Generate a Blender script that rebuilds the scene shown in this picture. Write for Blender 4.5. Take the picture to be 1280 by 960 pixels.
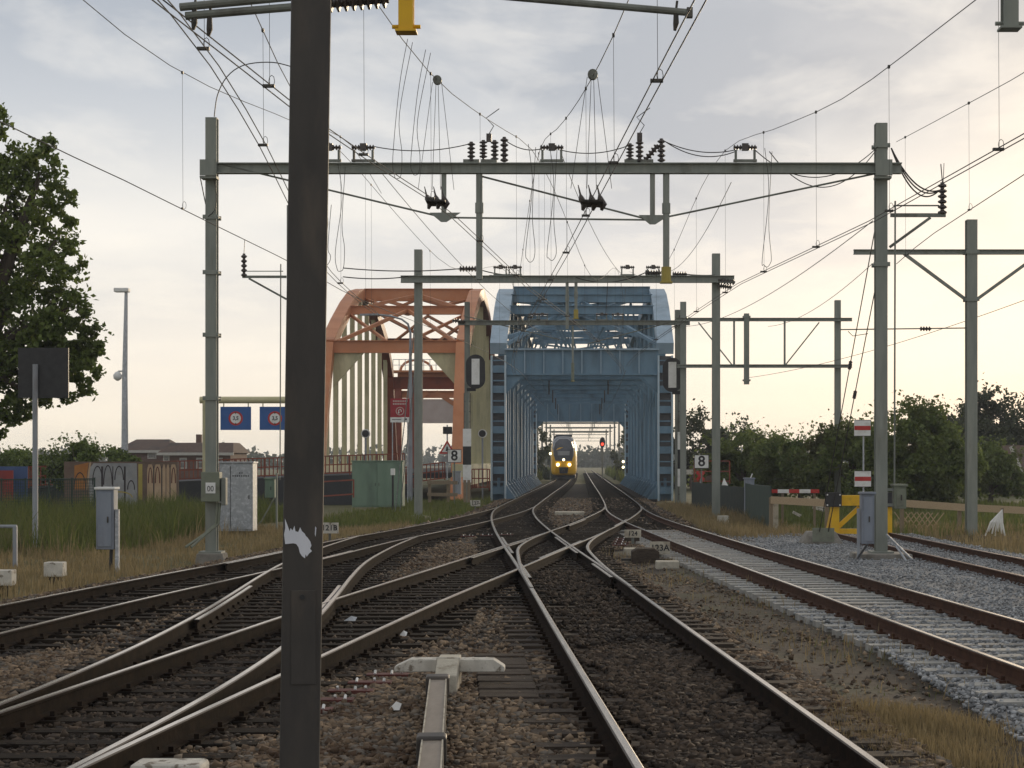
import bpy, math, random
import numpy as np
from mathutils import Vector, Matrix
for o in list(bpy.data.objects): bpy.data.objects.remove(o)
scene = bpy.context.scene
COL = scene.collection
R = math.radians
# ------------------------------------------------------------------ camera
F, X0, Y0, H = 2300.0, 724.0, 577.0, 1.88       # focal length and track vanishing point in photo pixels, eye height (m)
cam = bpy.data.objects.new('camera', bpy.data.cameras.new('camera')); COL.objects.link(cam)
cam.location = (0, 0, H); cam.rotation_euler = (R(90), 0, 0)
cam.data.sensor_width = 36; cam.data.lens = 36*F/1280
cam.data.shift_x = (640-X0)/1280; cam.data.shift_y = (Y0-480)/1280
cam.data.clip_start = .5; cam.data.clip_end = 6000
scene.camera = cam
# ------------------------------------------------------------------ sky
SUN_AZ, SUN_EL = R(21), R(7)                     # sun veiled by cloud, ahead and to the right
sd = Vector((math.sin(SUN_AZ)*math.cos(SUN_EL), math.cos(SUN_AZ)*math.cos(SUN_EL), math.sin(SUN_EL)))
world = bpy.data.worlds.new('World'); scene.world = world; world.use_nodes = True
nt = world.node_tree; nt.nodes.clear()
def N(t, **k):
    n = nt.nodes.new(t)
    for a, b in k.items(): setattr(n, a, b)
    return n
LK = lambda a, b: nt.links.new(a, b)
def wmath(op, a, b=None, clamp=False):
    n = N('ShaderNodeMath', operation=op, use_clamp=clamp)
    for i, v in enumerate((a, b)):
        if v is None: continue
        if isinstance(v, (int, float)): n.inputs[i].default_value = v
        else: LK(v, n.inputs[i])
    return n.outputs[0]
tc = N('ShaderNodeTexCoord'); sep = N('ShaderNodeSeparateXYZ'); LK(tc.outputs['Generated'], sep.inputs[0])
zz = wmath('MAXIMUM', sep.outputs[2], 0.0)
sky = N('ShaderNodeTexSky', sky_type='NISHITA'); sky.sun_disc = False; sky.sun_elevation = SUN_EL; sky.sun_rotation = SUN_AZ; sky.dust_density = 2.5
bg1 = N('ShaderNodeBackground'); bg1.inputs[1].default_value = .1; LK(sky.outputs[0], bg1.inputs[0])
inv = wmath('DIVIDE', 1.0, wmath('ADD', zz, .13))
cmb = N('ShaderNodeCombineXYZ'); LK(wmath('MULTIPLY', sep.outputs[0], inv), cmb.inputs[0]); LK(wmath('MULTIPLY', sep.outputs[1], inv), cmb.inputs[1])
def cnoise(scale, det, off, rough=.5):
    mp = N('ShaderNodeMapping'); mp.inputs['Location'].default_value = off; mp.inputs['Scale'].default_value = (1, .8, 1); LK(cmb.outputs[0], mp.inputs[0])
    n = N('ShaderNodeTexNoise'); n.inputs['Scale'].default_value = scale; n.inputs['Detail'].default_value = det; n.inputs['Roughness'].default_value = rough
    n.inputs['Distortion'].default_value = .25; LK(mp.outputs[0], n.inputs['Vector']); return n.outputs['Fac']
def ramp(fac, stops):
    r = N('ShaderNodeValToRGB'); e = r.color_ramp.elements
    while len(e) < len(stops): e.new(.5)
    for i, (p, c) in enumerate(stops): e[i].position = p; e[i].color = (*c, 1)
    LK(fac, r.inputs[0]); return r.outputs[0]
def mixc(f, a, b, mode='MIX'):
    m = N('ShaderNodeMix', data_type='RGBA', blend_type=mode)
    for i, v in ((0, f), (6, a), (7, b)):
        if isinstance(v, (int, float)): m.inputs[i].default_value = v
        elif isinstance(v, tuple): m.inputs[i].default_value = (*v, 1)
        else: LK(v, m.inputs[i])
    return m.outputs[2]
veil = ramp(zz, [(0, (1.06, .95, .77)), (.06, (1.05, .97, .84)), (.12, (.98, .935, .86)), (.19, (.80, .81, .82)), (.32, (.70, .70, .705)), (1, (.64, .63, .615))])
cloud = ramp(zz, [(0, (1.02, .91, .74)), (.06, (.94, .88, .79)), (.12, (.66, .675, .70)), (.165, (.42, .465, .535)), (.3, (.41, .45, .515)), (.5, (.50, .505, .52)), (1, (.50, .50, .505))])
c1 = ramp(cnoise(1.0, 6, (3.4, .9, 0)), [(.34, (0, 0, 0)), (.56, (1, 1, 1))])
c2 = ramp(cnoise(3.2, 5, (.3, 4.1, 0), .6), [(.48, (0, 0, 0)), (.66, (1, 1, 1))])
hi = N('ShaderNodeMapRange'); hi.inputs[1].default_value = .10; hi.inputs[2].default_value = .24; hi.inputs[4].default_value = .95; LK(zz, hi.inputs[0])
col = mixc(wmath('MAXIMUM', c1, hi.outputs[0]), veil, cloud)
col = mixc(wmath('MULTIPLY', c2, .5), col, mixc(.4, veil, (.93, .88, .80)))
dt = N('ShaderNodeVectorMath', operation='DOT_PRODUCT'); LK(tc.outputs['Generated'], dt.inputs[0]); dt.inputs[1].default_value = sd
glow = wmath('POWER', wmath('MAXIMUM', dt.outputs['Value'], 0.0), 170.0)
col = mixc(wmath('MULTIPLY', glow, .6), col, (1.25, 1.02, .66))
bg2 = N('ShaderNodeBackground'); bg2.inputs[1].default_value = 1.0; LK(col, bg2.inputs[0])
mx = N('ShaderNodeMixShader'); mx.inputs[0].default_value = .93; LK(bg1.outputs[0], mx.inputs[1]); LK(bg2.outputs[0], mx.inputs[2])
wo = N('ShaderNodeOutputWorld'); LK(mx.outputs[0], wo.inputs[0])
# ------------------------------------------------------------------ sun (soft, behind cloud)
sun = bpy.data.objects.new('sun', bpy.data.lights.new('sun', 'SUN')); COL.objects.link(sun)
sun.data.energy = 1.6; sun.data.angle = R(11); sun.data.color = (1, .80, .55)
sun.rotation_euler = (-sd).to_track_quat('-Z', 'Y').to_euler(); sun.location = (30, 60, 40)
vs = scene.view_settings; vs.view_transform = 'Standard'; vs.look = 'None'; vs.gamma = 1; vs.exposure = .12
scene.render.engine = 'CYCLES'
# ------------------------------------------------------------------ helpers
rnd = random.Random(7)
def W(px, py, Z): return ((px-X0)*Z/F, Z, H+(Y0-py)*Z/F)       # the point at depth Z that the photo shows at (px, py)
WL = {}                                                        # world position of every object, for parenting
def tag(o, label=None, cat=None, group=None, kind=None):
    if label: o['label'] = label
    if cat: o['category'] = cat
    if group: o['group'] = group
    if kind: o['kind'] = kind
    return o
def thing(name, label, cat, loc=(0, 0, 0), group=None):
    o = bpy.data.objects.new(name, None); COL.objects.link(o); o.location = loc; o.empty_display_size = .2
    WL[o.name] = Vector(loc); return tag(o, label, cat, group)
def put(o, loc, parent):
    COL.objects.link(o); loc = Vector(loc); WL[o.name] = loc
    if parent is not None: o.parent = parent; loc = loc - WL[parent.name]
    o.location = loc; return o
class MB:
    def __init__(s): s.v = []; s.f = []; s.m = []
    def add(s, vs, fs, mi=0):
        o = len(s.v); s.v += [tuple(v) for v in vs]; s.f += [tuple(i+o for i in f) for f in fs]; s.m += [mi]*len(fs); return s
    def b(s, x0, x1, y0, y1, z0, z1, mi=0):
        return s.add([(x, y, z) for z in (z0, z1) for y in (y0, y1) for x in (x0, x1)],
                     [(0, 2, 3, 1), (4, 5, 7, 6), (0, 1, 5, 4), (2, 6, 7, 3), (0, 4, 6, 2), (1, 3, 7, 5)], mi)
    def box(s, c, d, mi=0): return s.b(c[0]-d[0]/2, c[0]+d[0]/2, c[1]-d[1]/2, c[1]+d[1]/2, c[2]-d[2]/2, c[2]+d[2]/2, mi)
    def bar(s, p, q, w, h, mi=0, up=(0, 0, 1)):
        p, q = Vector(p), Vector(q); d = (q-p).normalized(); u = Vector(up)
        if abs(d.dot(u)) > .99: u = Vector((0, 1, 0))
        a = d.cross(u).normalized(); c = a.cross(d).normalized()
        vs = [e + a*sa*w/2 + c*sc*h/2 for e in (p, q) for sa, sc in ((-1, -1), (1, -1), (1, 1), (-1, 1))]
        return s.add(vs, [(3, 2, 1, 0), (4, 5, 6, 7), (0, 1, 5, 4), (1, 2, 6, 5), (2, 3, 7, 6), (3, 0, 4, 7)], mi)
    def ibeam(s, p, q, w, h, t=.02, mi=0, up=(0, 0, 1)):           # flanges w wide, h apart along up
        p, q = Vector(p), Vector(q); d = (q-p).normalized(); u = Vector(up)
        if abs(d.dot(u)) > .99: u = Vector((0, 1, 0))
        a = d.cross(u).normalized(); c = a.cross(d).normalized()
        for sg in (-1, 1):
            o = c*sg*(h-t)/2; s.bar(p+o, q+o, w, t, mi, up)
        return s.bar(p, q, t, h-2*t, mi, up)
    def tube(s, pts, r, n=6, mi=0, cap=True):
        pts = [Vector(p) for p in pts]; rs = r if isinstance(r, (list, tuple)) else [r]*len(pts); vs = []; fs = []; ref = None
        for i, p in enumerate(pts):
            d = (pts[min(i+1, len(pts)-1)]-pts[max(i-1, 0)])
            d = d.normalized() if d.length > 1e-9 else Vector((0, 0, 1))
            if ref is None: ref = Vector((0, 0, 1)) if abs(d.z) < .9 else Vector((1, 0, 0))
            a = d.cross(ref); a = a.normalized() if a.length > 1e-6 else d.orthogonal().normalized(); c = a.cross(d); ref = c
            vs += [p+(a*math.cos(2*math.pi*k/n)+c*math.sin(2*math.pi*k/n))*rs[i] for k in range(n)]
        for i in range(len(pts)-1):
            for k in range(n):
                k2 = (k+1) % n; fs.append((i*n+k, i*n+k2, (i+1)*n+k2, (i+1)*n+k))
        if cap: fs += [tuple(range(n-1, -1, -1)), tuple((len(pts)-1)*n+k for k in range(n))]
        return s.add(vs, fs, mi)
    def prism(s, poly, y0, y1, mi=0):                             # poly of (x, z), extruded along y
        n = len(poly); vs = [(x, y0, z) for x, z in poly]+[(x, y1, z) for x, z in poly]
        return s.add(vs, [tuple(range(n)), tuple(range(2*n-1, n-1, -1))]+[(i+n, (i+1) % n+n, (i+1) % n, i) for i in range(n)], mi)
    def prismx(s, poly, x0, x1, mi=0):                            # poly of (y, z), extruded along x
        n = len(poly); vs = [(x0, y, z) for y, z in poly]+[(x1, y, z) for y, z in poly]
        return s.add(vs, [tuple(range(n-1, -1, -1)), tuple(range(n, 2*n))]+[(i, (i+1) % n, (i+1) % n+n, i+n) for i in range(n)], mi)
    def build(s, name, mats, parent=None, smooth=False, bevel=0, origin=None):
        v = np.array(s.v, dtype=np.float64)
        loc = Vector(origin) if origin is not None else Vector(((v[:, 0].min()+v[:, 0].max())/2, (v[:, 1].min()+v[:, 1].max())/2, v[:, 2].min()))
        me = bpy.data.meshes.new(name); me.from_pydata((v-np.array(loc)).tolist(), [], s.f)
        mats = mats if isinstance(mats, (list, tuple)) else [mats]
        for m in mats: me.materials.append(M[m])
        if len(mats) > 1: me.polygons.foreach_set('material_index', s.m)
        if smooth: me.polygons.foreach_set('use_smooth', [True]*len(s.f))
        o = bpy.data.objects.new(name, me)
        if bevel:
            bm = o.modifiers.new('bevel', 'BEVEL'); bm.width = bevel; bm.segments = 2; bm.limit_method = 'ANGLE'
        return put(o, loc, parent)
def ringpoly(cx, cz, rx, rz, n=20, a0=0): return [(cx+rx*math.cos(a0+2*math.pi*k/n), cz+rz*math.sin(a0+2*math.pi*k/n)) for k in range(n)]
def copy_tree(o, loc, parent=None, first=True):
    c = o.copy(); COL.objects.link(c)
    if first: c.location = loc; WL[c.name] = Vector(loc)
    else: c.parent = parent; c.matrix_parent_inverse = Matrix()
    for ch in o.children: copy_tree(ch, None, c, False)
    return c
def text(s, size, loc, mt, parent, name='lettering', align='CENTER', sx=1, bold=.0):
    cu = bpy.data.curves.new(name, 'FONT'); cu.body = s; cu.size = size; cu.align_x = align; cu.align_y = 'CENTER'; cu.extrude = .002; cu.offset = bold*size; cu.resolution_u = 3
    t = bpy.data.objects.new(name, cu); COL.objects.link(t); bpy.context.view_layer.update()
    me = bpy.data.meshes.new_from_object(t.evaluated_get(bpy.context.evaluated_depsgraph_get()))
    bpy.data.objects.remove(t)
    me.transform(Matrix.Rotation(R(90), 4, 'X') @ Matrix.Scale(sx, 4, (1, 0, 0))); me.materials.clear(); me.materials.append(M[mt])
    return put(bpy.data.objects.new(name, me), loc, parent)
# ------------------------------------------------------------------ materials
M = {}
def mat(name, c1, c2=None, scale=4., rough=.65, metal=0., bump=0., c3=None, scale3=.6, lo=.35, hi=.65, island=0., stretch=(1, 1, 1), spec=.4, lo3=.5, hi3=.7, emit=0, trans=0, c4=None):
    m = bpy.data.materials.new(name); m.use_nodes = True; t = m.node_tree; ns = t.nodes; b = ns['Principled BSDF']; lk = t.links.new
    b.inputs['Roughness'].default_value = rough; b.inputs['Metallic'].default_value = metal; b.inputs['Specular IOR Level'].default_value = spec
    b.inputs['Base Color'].default_value = (*c1, 1)
    tc = ns.new('ShaderNodeTexCoord'); mp = ns.new('ShaderNodeMapping'); mp.inputs['Scale'].default_value = stretch
    oi = ns.new('ShaderNodeObjectInfo'); va = ns.new('ShaderNodeVectorMath'); va.operation = 'ADD'
    sc = ns.new('ShaderNodeVectorMath'); sc.operation = 'SCALE'; sc.inputs[3].default_value = 37.; cx = ns.new('ShaderNodeCombineXYZ')
    for i in range(3): lk(oi.outputs['Random'], cx.inputs[i])
    lk(cx.outputs[0], sc.inputs[0]); lk(tc.outputs['Object'], va.inputs[0]); lk(sc.outputs[0], va.inputs[1]); lk(va.outputs[0], mp.inputs[0])
    def noise(s, d=5):
        n = ns.new('ShaderNodeTexNoise'); n.inputs['Scale'].default_value = s; n.inputs['Detail'].default_value = d; n.inputs['Roughness'].default_value = .6; lk(mp.outputs[0], n.inputs['Vector']); return n.outputs['Fac']
    def rr(f, a, z):
        r = ns.new('ShaderNodeMapRange'); r.inputs[1].default_value = a; r.inputs[2].default_value = z; lk(f, r.inputs[0]); return r.outputs[0]
    def mixn(f, a, c):
        x = ns.new('ShaderNodeMix'); x.data_type = 'RGBA'; lk(f, x.inputs[0])
        for i, v in ((6, a), (7, c)):
            if isinstance(v, tuple): x.inputs[i].default_value = (*v, 1)
            else: lk(v, x.inputs[i])
        return x.outputs[2]
    out = c1
    if c2 is not None:
        n1 = noise(scale)
        if island:
            ge = ns.new('ShaderNodeNewGeometry'); ad = ns.new('ShaderNodeMath'); ad.operation = 'MULTIPLY_ADD'; lk(ge.outputs['Random Per Island'], ad.inputs[0])
            ad.inputs[1].default_value = island; s2 = ns.new('ShaderNodeMath'); s2.operation = 'MULTIPLY'; s2.inputs[1].default_value = 1-island; lk(rr(n1, lo, hi), s2.inputs[0]); lk(s2.outputs[0], ad.inputs[2]); f1 = ad.outputs[0]
        else: f1 = rr(n1, lo, hi)
        out = mixn(f1, c1, c2)
    if c3 is not None: out = mixn(rr(noise(scale3), lo3, hi3), out, c3)
    if c4 is not None:
        m1 = ns.new('ShaderNodeMath'); m1.operation = 'MULTIPLY'; m1.inputs[1].default_value = 7.31; lk(ge.outputs['Random Per Island'], m1.inputs[0]); m2 = ns.new('ShaderNodeMath'); m2.operation = 'FRACT'; lk(m1.outputs[0], m2.inputs[0])
        out = mixn(rr(m2.outputs[0], .62, .9), out, c4)
    if not isinstance(out, tuple): lk(out, b.inputs['Base Color'])
    if bump:
        bp = ns.new('ShaderNodeBump'); bp.inputs['Strength'].default_value = bump; bp.inputs['Distance'].default_value = .02; lk(noise(scale*3), bp.inputs['Height']); lk(bp.outputs[0], b.inputs['Normal'])
    if emit: b.inputs['Emission Color'].default_value = (*c1, 1); b.inputs['Emission Strength'].default_value = emit
    if trans:
        tr = ns.new('ShaderNodeBsdfTranslucent'); ms = ns.new('ShaderNodeMixShader'); ms.inputs[0].default_value = trans
        if not isinstance(out, tuple): lk(out, tr.inputs[0])
        lk(b.outputs[0], ms.inputs[1]); lk(tr.outputs[0], ms.inputs[2]); lk(ms.outputs[0], ns['Material Output'].inputs[0])
    M[name] = m; return m
mat('rail_side', (.011, .0075, .006), (.023, .014, .009), 6, .95, bump=.3, spec=.05)
mat('rail_rust', (.050, .025, .016), (.082, .040, .025), 7, .9, bump=.3, spec=.15)
mat('rail_top', (.66, .58, .49), (.46, .39, .32), 3, .24, 1., stretch=(6, .5, 1))
mat('rail_edge', (.045, .033, .025), (.075, .055, .04), 5, .5, .5, spec=.2)
mat('rail_top_dull', (.16, .075, .045), (.22, .12, .08), 5, .5, .5)
mat('timber_dark', (.011, .008, .006), (.027, .020, .014), 9, .75, bump=.6, stretch=(1, 7, 4), c3=(.045, .032, .022), scale3=1.2, spec=.08)
mat('timber_brown', (.045, .034, .026), (.085, .066, .050), 9, .85, spec=.2, bump=.6, stretch=(1, 7, 4), c3=(.03, .022, .017), scale3=1.5)
mat('concrete_sleeper', (.28, .275, .255), (.40, .39, .36), 7, .85, bump=.4, c3=(.17, .15, .13), scale3=2)
mat('ballast_brown', (.022, .016, .012), (.050, .036, .026), 14, .95, bump=1., c3=(.030, .022, .018), scale3=.35)
mat('ballast_grey', (.19, .195, .20), (.28, .285, .29), 22, .95, bump=1., c3=(.12, .12, .12), scale3=.8)
mat('stone_brown', (.040, .026, .019), (.34, .25, .165), .5, .9, island=.88, c3=(.065, .036, .020), c4=(.155, .135, .112), scale3=.7, spec=.25)
mat('stone_dark', (.013, .010, .008), (.105, .074, .050), .5, .85, island=.85, c3=(.02, .016, .014), scale3=.5, spec=.3)
mat('stone_grey', (.13, .135, .14), (.46, .475, .49), .5, .9, island=.85, spec=.25, c3=(.20, .165, .125), scale3=.8, lo3=.6, hi3=.85)
mat('soil', (.040, .030, .021), (.070, .054, .036), 3, .95, bump=.9, c3=(.055, .055, .026), scale3=.5)
mat('meadow', (.070, .075, .026), (.12, .11, .045), .8, .95, bump=.5, c3=(.15, .125, .062), scale3=.12)
mat('grass_green', (.070, .098, .020), (.185, .205, .055), .8, .8, trans=.35, island=.7, c3=(.19, .16, .08), scale3=.7, lo3=.52, hi3=.75)
mat('grass_dry', (.19, .145, .070), (.40, .31, .165), .8, .85, trans=.35, island=.7, c3=(.10, .10, .035), scale3=.6, lo3=.55, hi3=.75)
mat('leaf_dark', (.072, .112, .022), (.21, .265, .062), .6, .55, trans=.4, island=.65, c3=(.05, .06, .02), scale3=.5)
mat('leaf_mid', (.068, .105, .024), (.20, .24, .065), .6, .6, trans=.4, island=.65, c3=(.075, .075, .024), scale3=.3)
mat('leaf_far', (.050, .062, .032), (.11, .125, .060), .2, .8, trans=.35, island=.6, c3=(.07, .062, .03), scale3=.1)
mat('bark', (.060, .046, .034), (.10, .080, .058), 6, .9, bump=.8, stretch=(3, 3, .6))
mat('mast_grey', (.21, .23, .205), (.27, .285, .25), 3, .6, c3=(.13, .125, .10), scale3=1.1, stretch=(2, 2, .35), lo3=.55, hi3=.8, bump=.06)
mat('mast_dark', (.16, .175, .155), (.21, .22, .19), 3, .6, c3=(.10, .09, .075), scale3=1.1, stretch=(2, 2, .4), bump=.06)
mat('lamp_post', (.040, .036, .033), (.060, .053, .047), 5, .55, c3=(.105, .085, .066), scale3=3.5, lo3=.52, hi3=.78, stretch=(1, 1, .3), bump=.12)
mat('wire', (.065, .060, .055), None, rough=.5, metal=.6)
mat('wire_thin', (.08, .075, .065), None, rough=.5, metal=.5)
mat('iron', (.05, .048, .045), (.08, .07, .06), 8, .6, .4)
mat('insulator', (.052, .042, .038), (.075, .06, .052), 8, .3)
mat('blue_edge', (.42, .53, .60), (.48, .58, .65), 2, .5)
mat('blue_lit_mid', (.17, .29, .40), (.21, .34, .45), 1.6, .5, c3=(.11, .17, .22), scale3=.9, stretch=(2, 2, .3))  # bridge blue with the highlights on the hangers painted in
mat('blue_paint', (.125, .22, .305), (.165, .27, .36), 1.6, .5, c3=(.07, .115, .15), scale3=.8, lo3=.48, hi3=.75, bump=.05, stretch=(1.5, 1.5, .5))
mat('blue_lit', (.28, .385, .475), (.34, .44, .53), 2, .5, c3=(.21, .28, .34), scale3=.8, stretch=(1, 1, .4))  # paler bridge blue, skylight on the end chords put into the colour
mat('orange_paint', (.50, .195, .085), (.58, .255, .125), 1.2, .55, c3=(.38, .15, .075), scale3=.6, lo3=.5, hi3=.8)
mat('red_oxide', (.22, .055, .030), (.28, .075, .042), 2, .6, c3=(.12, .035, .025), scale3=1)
mat('cream_paint', (.52, .48, .28), (.60, .55, .35), 1.5, .55, c3=(.33, .31, .19), scale3=.7, stretch=(1, 1, .4))
mat('pinkish_panel', (.52, .42, .38), (.58, .49, .45), 1.5, .6)
mat('white', (.72, .72, .70), (.80, .80, .78), 6, .6, c3=(.55, .54, .50), scale3=3)
mat('white_worn', (.48, .455, .40), (.62, .59, .52), 8, .75, c3=(.20, .17, .13), scale3=9, lo3=.55, hi3=.62, bump=.3)
mat('sticker', (.68, .70, .76), (.76, .77, .82), 5, .7)
mat('black', (.018, .018, .020), (.030, .030, .032), 6, .5)
mat('panel_red', (.26, .03, .025), (.20, .025, .022), 2, .6)
mat('panel_blue', (.045, .085, .20), (.06, .10, .22), 2, .6)
mat('red', (.50, .035, .028), (.42, .03, .025), 4, .5)
mat('dark_red', (.30, .022, .030), (.36, .03, .04), 4, .5)
mat('sign_blue', (.030, .10, .30), (.035, .115, .34), 3, .5)
mat('yellow_dull', (.42, .33, .07), (.34, .27, .07), 3, .6)
mat('plate_red', (.075, .018, .013), (.12, .028, .020), 6, .7)
mat('yellow', (.78, .46, .012), (.70, .40, .012), 3, .5, c3=(.45, .25, .02), scale3=2, lo3=.62, hi3=.8)
mat('train_yellow', (.82, .46, .015), (.76, .41, .012), 1, .3)
mat('train_dark', (.075, .08, .095), (.10, .105, .12), 1, .3)
mat('glass', (.05, .055, .06), None, rough=.08, spec=.8)
mat('lamp_on', (1., .86, .50), None, emit=4)
mat('lamp_red', (1., .06, .03), None, emit=2.5)
mat('galvanised', (.34, .36, .385), (.43, .45, .475), 9, .5, .3, c3=(.56, .58, .61), scale3=12, lo3=.5, hi3=.65)
mat('steel_grey', (.26, .28, .31), (.31, .33, .36), 3, .5, c3=(.20, .20, .21), scale3=2, stretch=(1, 1, .4))
mat('cabinet_blue', (.20, .23, .28), (.25, .28, .33), 3, .5, c3=(.16, .17, .20), scale3=2, stretch=(1, 1, .4))
mat('cabinet_green', (.15, .225, .165), (.185, .265, .195), 2.5, .55, c3=(.11, .155, .12), scale3=1.5, stretch=(1, 1, .3))
mat('box_olive', (.17, .19, .14), (.22, .235, .18), 3, .6, c3=(.12, .12, .09), scale3=3)
mat('fence_green', (.022, .045, .034), (.035, .06, .045), 3, .7)
mat('fence_dark', (.018, .028, .024), (.032, .042, .036), 3, .8)
mat('wood_pale', (.38, .28, .175), (.48, .37, .24), 6, .8, stretch=(1, 8, 8), bump=.3)
mat('wood_grey', (.20, .155, .10), (.27, .21, .145), 6, .8, stretch=(8, 8, 1), bump=.3)
mat('concrete', (.22, .205, .18), (.30, .28, .245), 6, .9, c3=(.12, .105, .085), scale3=2, bump=.5)
mat('concrete_pale', (.44, .40, .32), (.54, .50, .41), 7, .9, c3=(.22, .18, .13), scale3=4, bump=.5)
mat('asphalt', (.045, .046, .050), (.062, .062, .064), 20, .9, bump=.3)
mat('brick', (.13, .080, .062), (.17, .105, .082), 5, .85)
mat('mortar', (.26, .23, .20), None, rough=.9)
mat('roof_tile', (.085, .055, .042), (.13, .085, .062), 5, .85, c3=(.06, .05, .045), scale3=.7, bump=.4)
mat('trim_white', (.46, .44, .40), (.52, .50, .46), 4, .6)
mat('plastic_duct', (.20, .165, .13), (.27, .225, .18), 5, .6, stretch=(2, .4, 2), c3=(.22, .18, .14), scale3=3)
mat('graffiti_wall', (.125, .085, .065), (.17, .12, .095), 3, .85)
mat('paint_orange', (.42, .18, .04), (.28, .10, .03), 1.2, .7)
mat('paint_silver', (.24, .245, .25), (.33, .335, .34), 2, .7, c3=(.28, .27, .26), scale3=3)
mat('paint_peach', (.42, .29, .18), (.48, .35, .23), 2, .7)
mat('paint_ochre', (.33, .27, .06), (.40, .32, .09), 2, .7)
mat('graph_line', (.04, .03, .035), None, rough=.7)
mat('hill', (.07, .085, .075), (.09, .10, .09), .05, 1)
# ------------------------------------------------------------------ numpy meshes (stones, leaves, grass)
def np_mesh(name, v, f, mt, parent=None, loc=None):
    v = np.asarray(v, dtype=np.float32); f = np.asarray(f, dtype=np.int32); k = f.shape[1]
    if loc is None: loc = Vector((float(v[:, 0].mean()), float(v[:, 1].mean()), float(v[:, 2].min())))
    loc = Vector(loc); v = v-np.array(loc, dtype=np.float32)
    me = bpy.data.meshes.new(name); me.vertices.add(len(v)); me.vertices.foreach_set('co', v.ravel())
    me.loops.add(f.size); me.loops.foreach_set('vertex_index', f.ravel())
    me.polygons.add(len(f)); me.polygons.foreach_set('loop_start', np.arange(0, f.size, k, dtype=np.int32))
    me.update(calc_edges=True); me.materials.append(M[mt])
    return put(bpy.data.objects.new(name, me), loc, parent)
G = np.random.default_rng(11)
CUB_V = np.array([(x, y, z) for z in (-1, 1) for y in (-1, 1) for x in (-1, 1)], float)*.72
CUB_F = np.array([(0, 2, 3), (0, 3, 1), (4, 5, 7), (4, 7, 6), (0, 1, 5), (0, 5, 4), (2, 6, 7), (2, 7, 3), (0, 4, 6), (0, 6, 2), (1, 3, 7), (1, 7, 5)])
OCT_V = np.array([(1, 0, 0), (-1, 0, 0), (0, 1, 0), (0, -1, 0), (0, 0, 1), (0, 0, -1)], float)
OCT_F = np.array([(0, 2, 4), (2, 1, 4), (1, 3, 4), (3, 0, 4), (2, 0, 5), (1, 2, 5), (3, 1, 5), (0, 3, 5)])
def stones(name, pts, rmin, rmax, mt, fine, label):
    bv, bf = (CUB_V, CUB_F) if fine else (OCT_V, OCT_F)
    n = len(pts); k = len(bv)
    v = np.tile(bv, (n, 1, 1))*(1+G.normal(0, .30, (n, k, 3)))
    r = rmin+(rmax-rmin)*G.random(n)**1.8
    v *= (r[:, None]*np.stack([1+.35*G.random(n), .8+.4*G.random(n), .55+.35*G.random(n)], 1))[:, None, :]
    a = G.random(n)*6.28; c, s = np.cos(a)[:, None], np.sin(a)[:, None]
    x, y = v[..., 0]*c-v[..., 1]*s, v[..., 0]*s+v[..., 1]*c
    b = G.normal(0, .6, n)[:, None]; y, z = y*np.cos(b)-v[..., 2]*np.sin(b), y*np.sin(b)+v[..., 2]*np.cos(b)
    v = np.stack([x, y, z], 2)+pts[:, None, :]
    f = bf[None]+(np.arange(n)*k)[:, None, None]
    return tag(np_mesh(name, v.reshape(-1, 3), f.reshape(-1, 3), mt), label, 'gravel', kind='stuff')
def grass(name, pts, h, w, mt, label, lean=.45, cat='grass'):
    n = len(pts); hh = h*(.45+.75*G.random(n))*(.72+.38*np.sin(pts[:, 0]*1.7+1.3*np.sin(pts[:, 1]*.9))*np.sin(pts[:, 1]*1.1+pts[:, 0]*.4)+.2*np.sin(pts[:, 0]*4.3+pts[:, 1]*3.1)); a = G.random(n)*6.28; l = lean*hh*G.random(n)
    dx, dy = np.cos(a), np.sin(a); ww = w*(.6+.8*G.random(n)); b = G.random(n)*6.28
    bx, by = np.cos(b)*ww/2, np.sin(b)*ww/2; zr = np.zeros(n)
    mid = np.stack([dx*l*.35, dy*l*.35, hh*.6], 1); tip = np.stack([dx*l, dy*l, hh], 1); bb = np.stack([bx, by, zr], 1)
    v = np.stack([-bb, bb, mid+bb*.7, mid-bb*.7, tip], 1)+pts[:, None, :]
    i = (np.arange(n)*5)[:, None]
    f = np.concatenate([i+np.array([[0, 1, 2]]), i+np.array([[0, 2, 3]]), i+np.array([[3, 2, 4]])])
    return tag(np_mesh(name, v.reshape(-1, 3), f, mt), label, cat, kind='stuff')
# ------------------------------------------------------------------ track geometry: centre lines x(y), y = metres ahead of the camera
class Path:
    def __init__(s, pts):
        p = sorted(pts); s.y = np.array([a for a, b in p], float); s.x = np.array([b for a, b in p], float); s.d = np.gradient(s.x, s.y)
    def at(s, y):
        y = np.clip(np.asarray(y, float), s.y[0], s.y[-1]); i = np.clip(np.searchsorted(s.y, y)-1, 0, len(s.y)-2); h = s.y[i+1]-s.y[i]; t = (y-s.y[i])/h
        return (2*t**3-3*t**2+1)*s.x[i]+(t**3-2*t**2+t)*h*s.d[i]+(-2*t**3+3*t**2)*s.x[i+1]+(t**3-t**2)*h*s.d[i+1]
    def x1(s, y): return float(s.at(y))
    def slope(s, y): return (s.x1(y+.3)-s.x1(y-.3))/.6
PA = Path([(-6, -8.1), (10, -7.6), (20, -7.12), (24.3, -6.82), (29.8, -6.3), (35, -5.78), (44, -5.1), (50, -4.45), (60, -3.5), (68, -2.95), (76, -2.64), (84, -2.56), (108, -2.35), (150, -1.95), (195, -1.66), (260, -1.55), (420, -1.5)])
PB = Path([(60, 1.75), (72, 1.82), (84, 1.9), (96, 1.93), (150, 1.93), (260, 1.95), (420, 2.0)])
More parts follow.
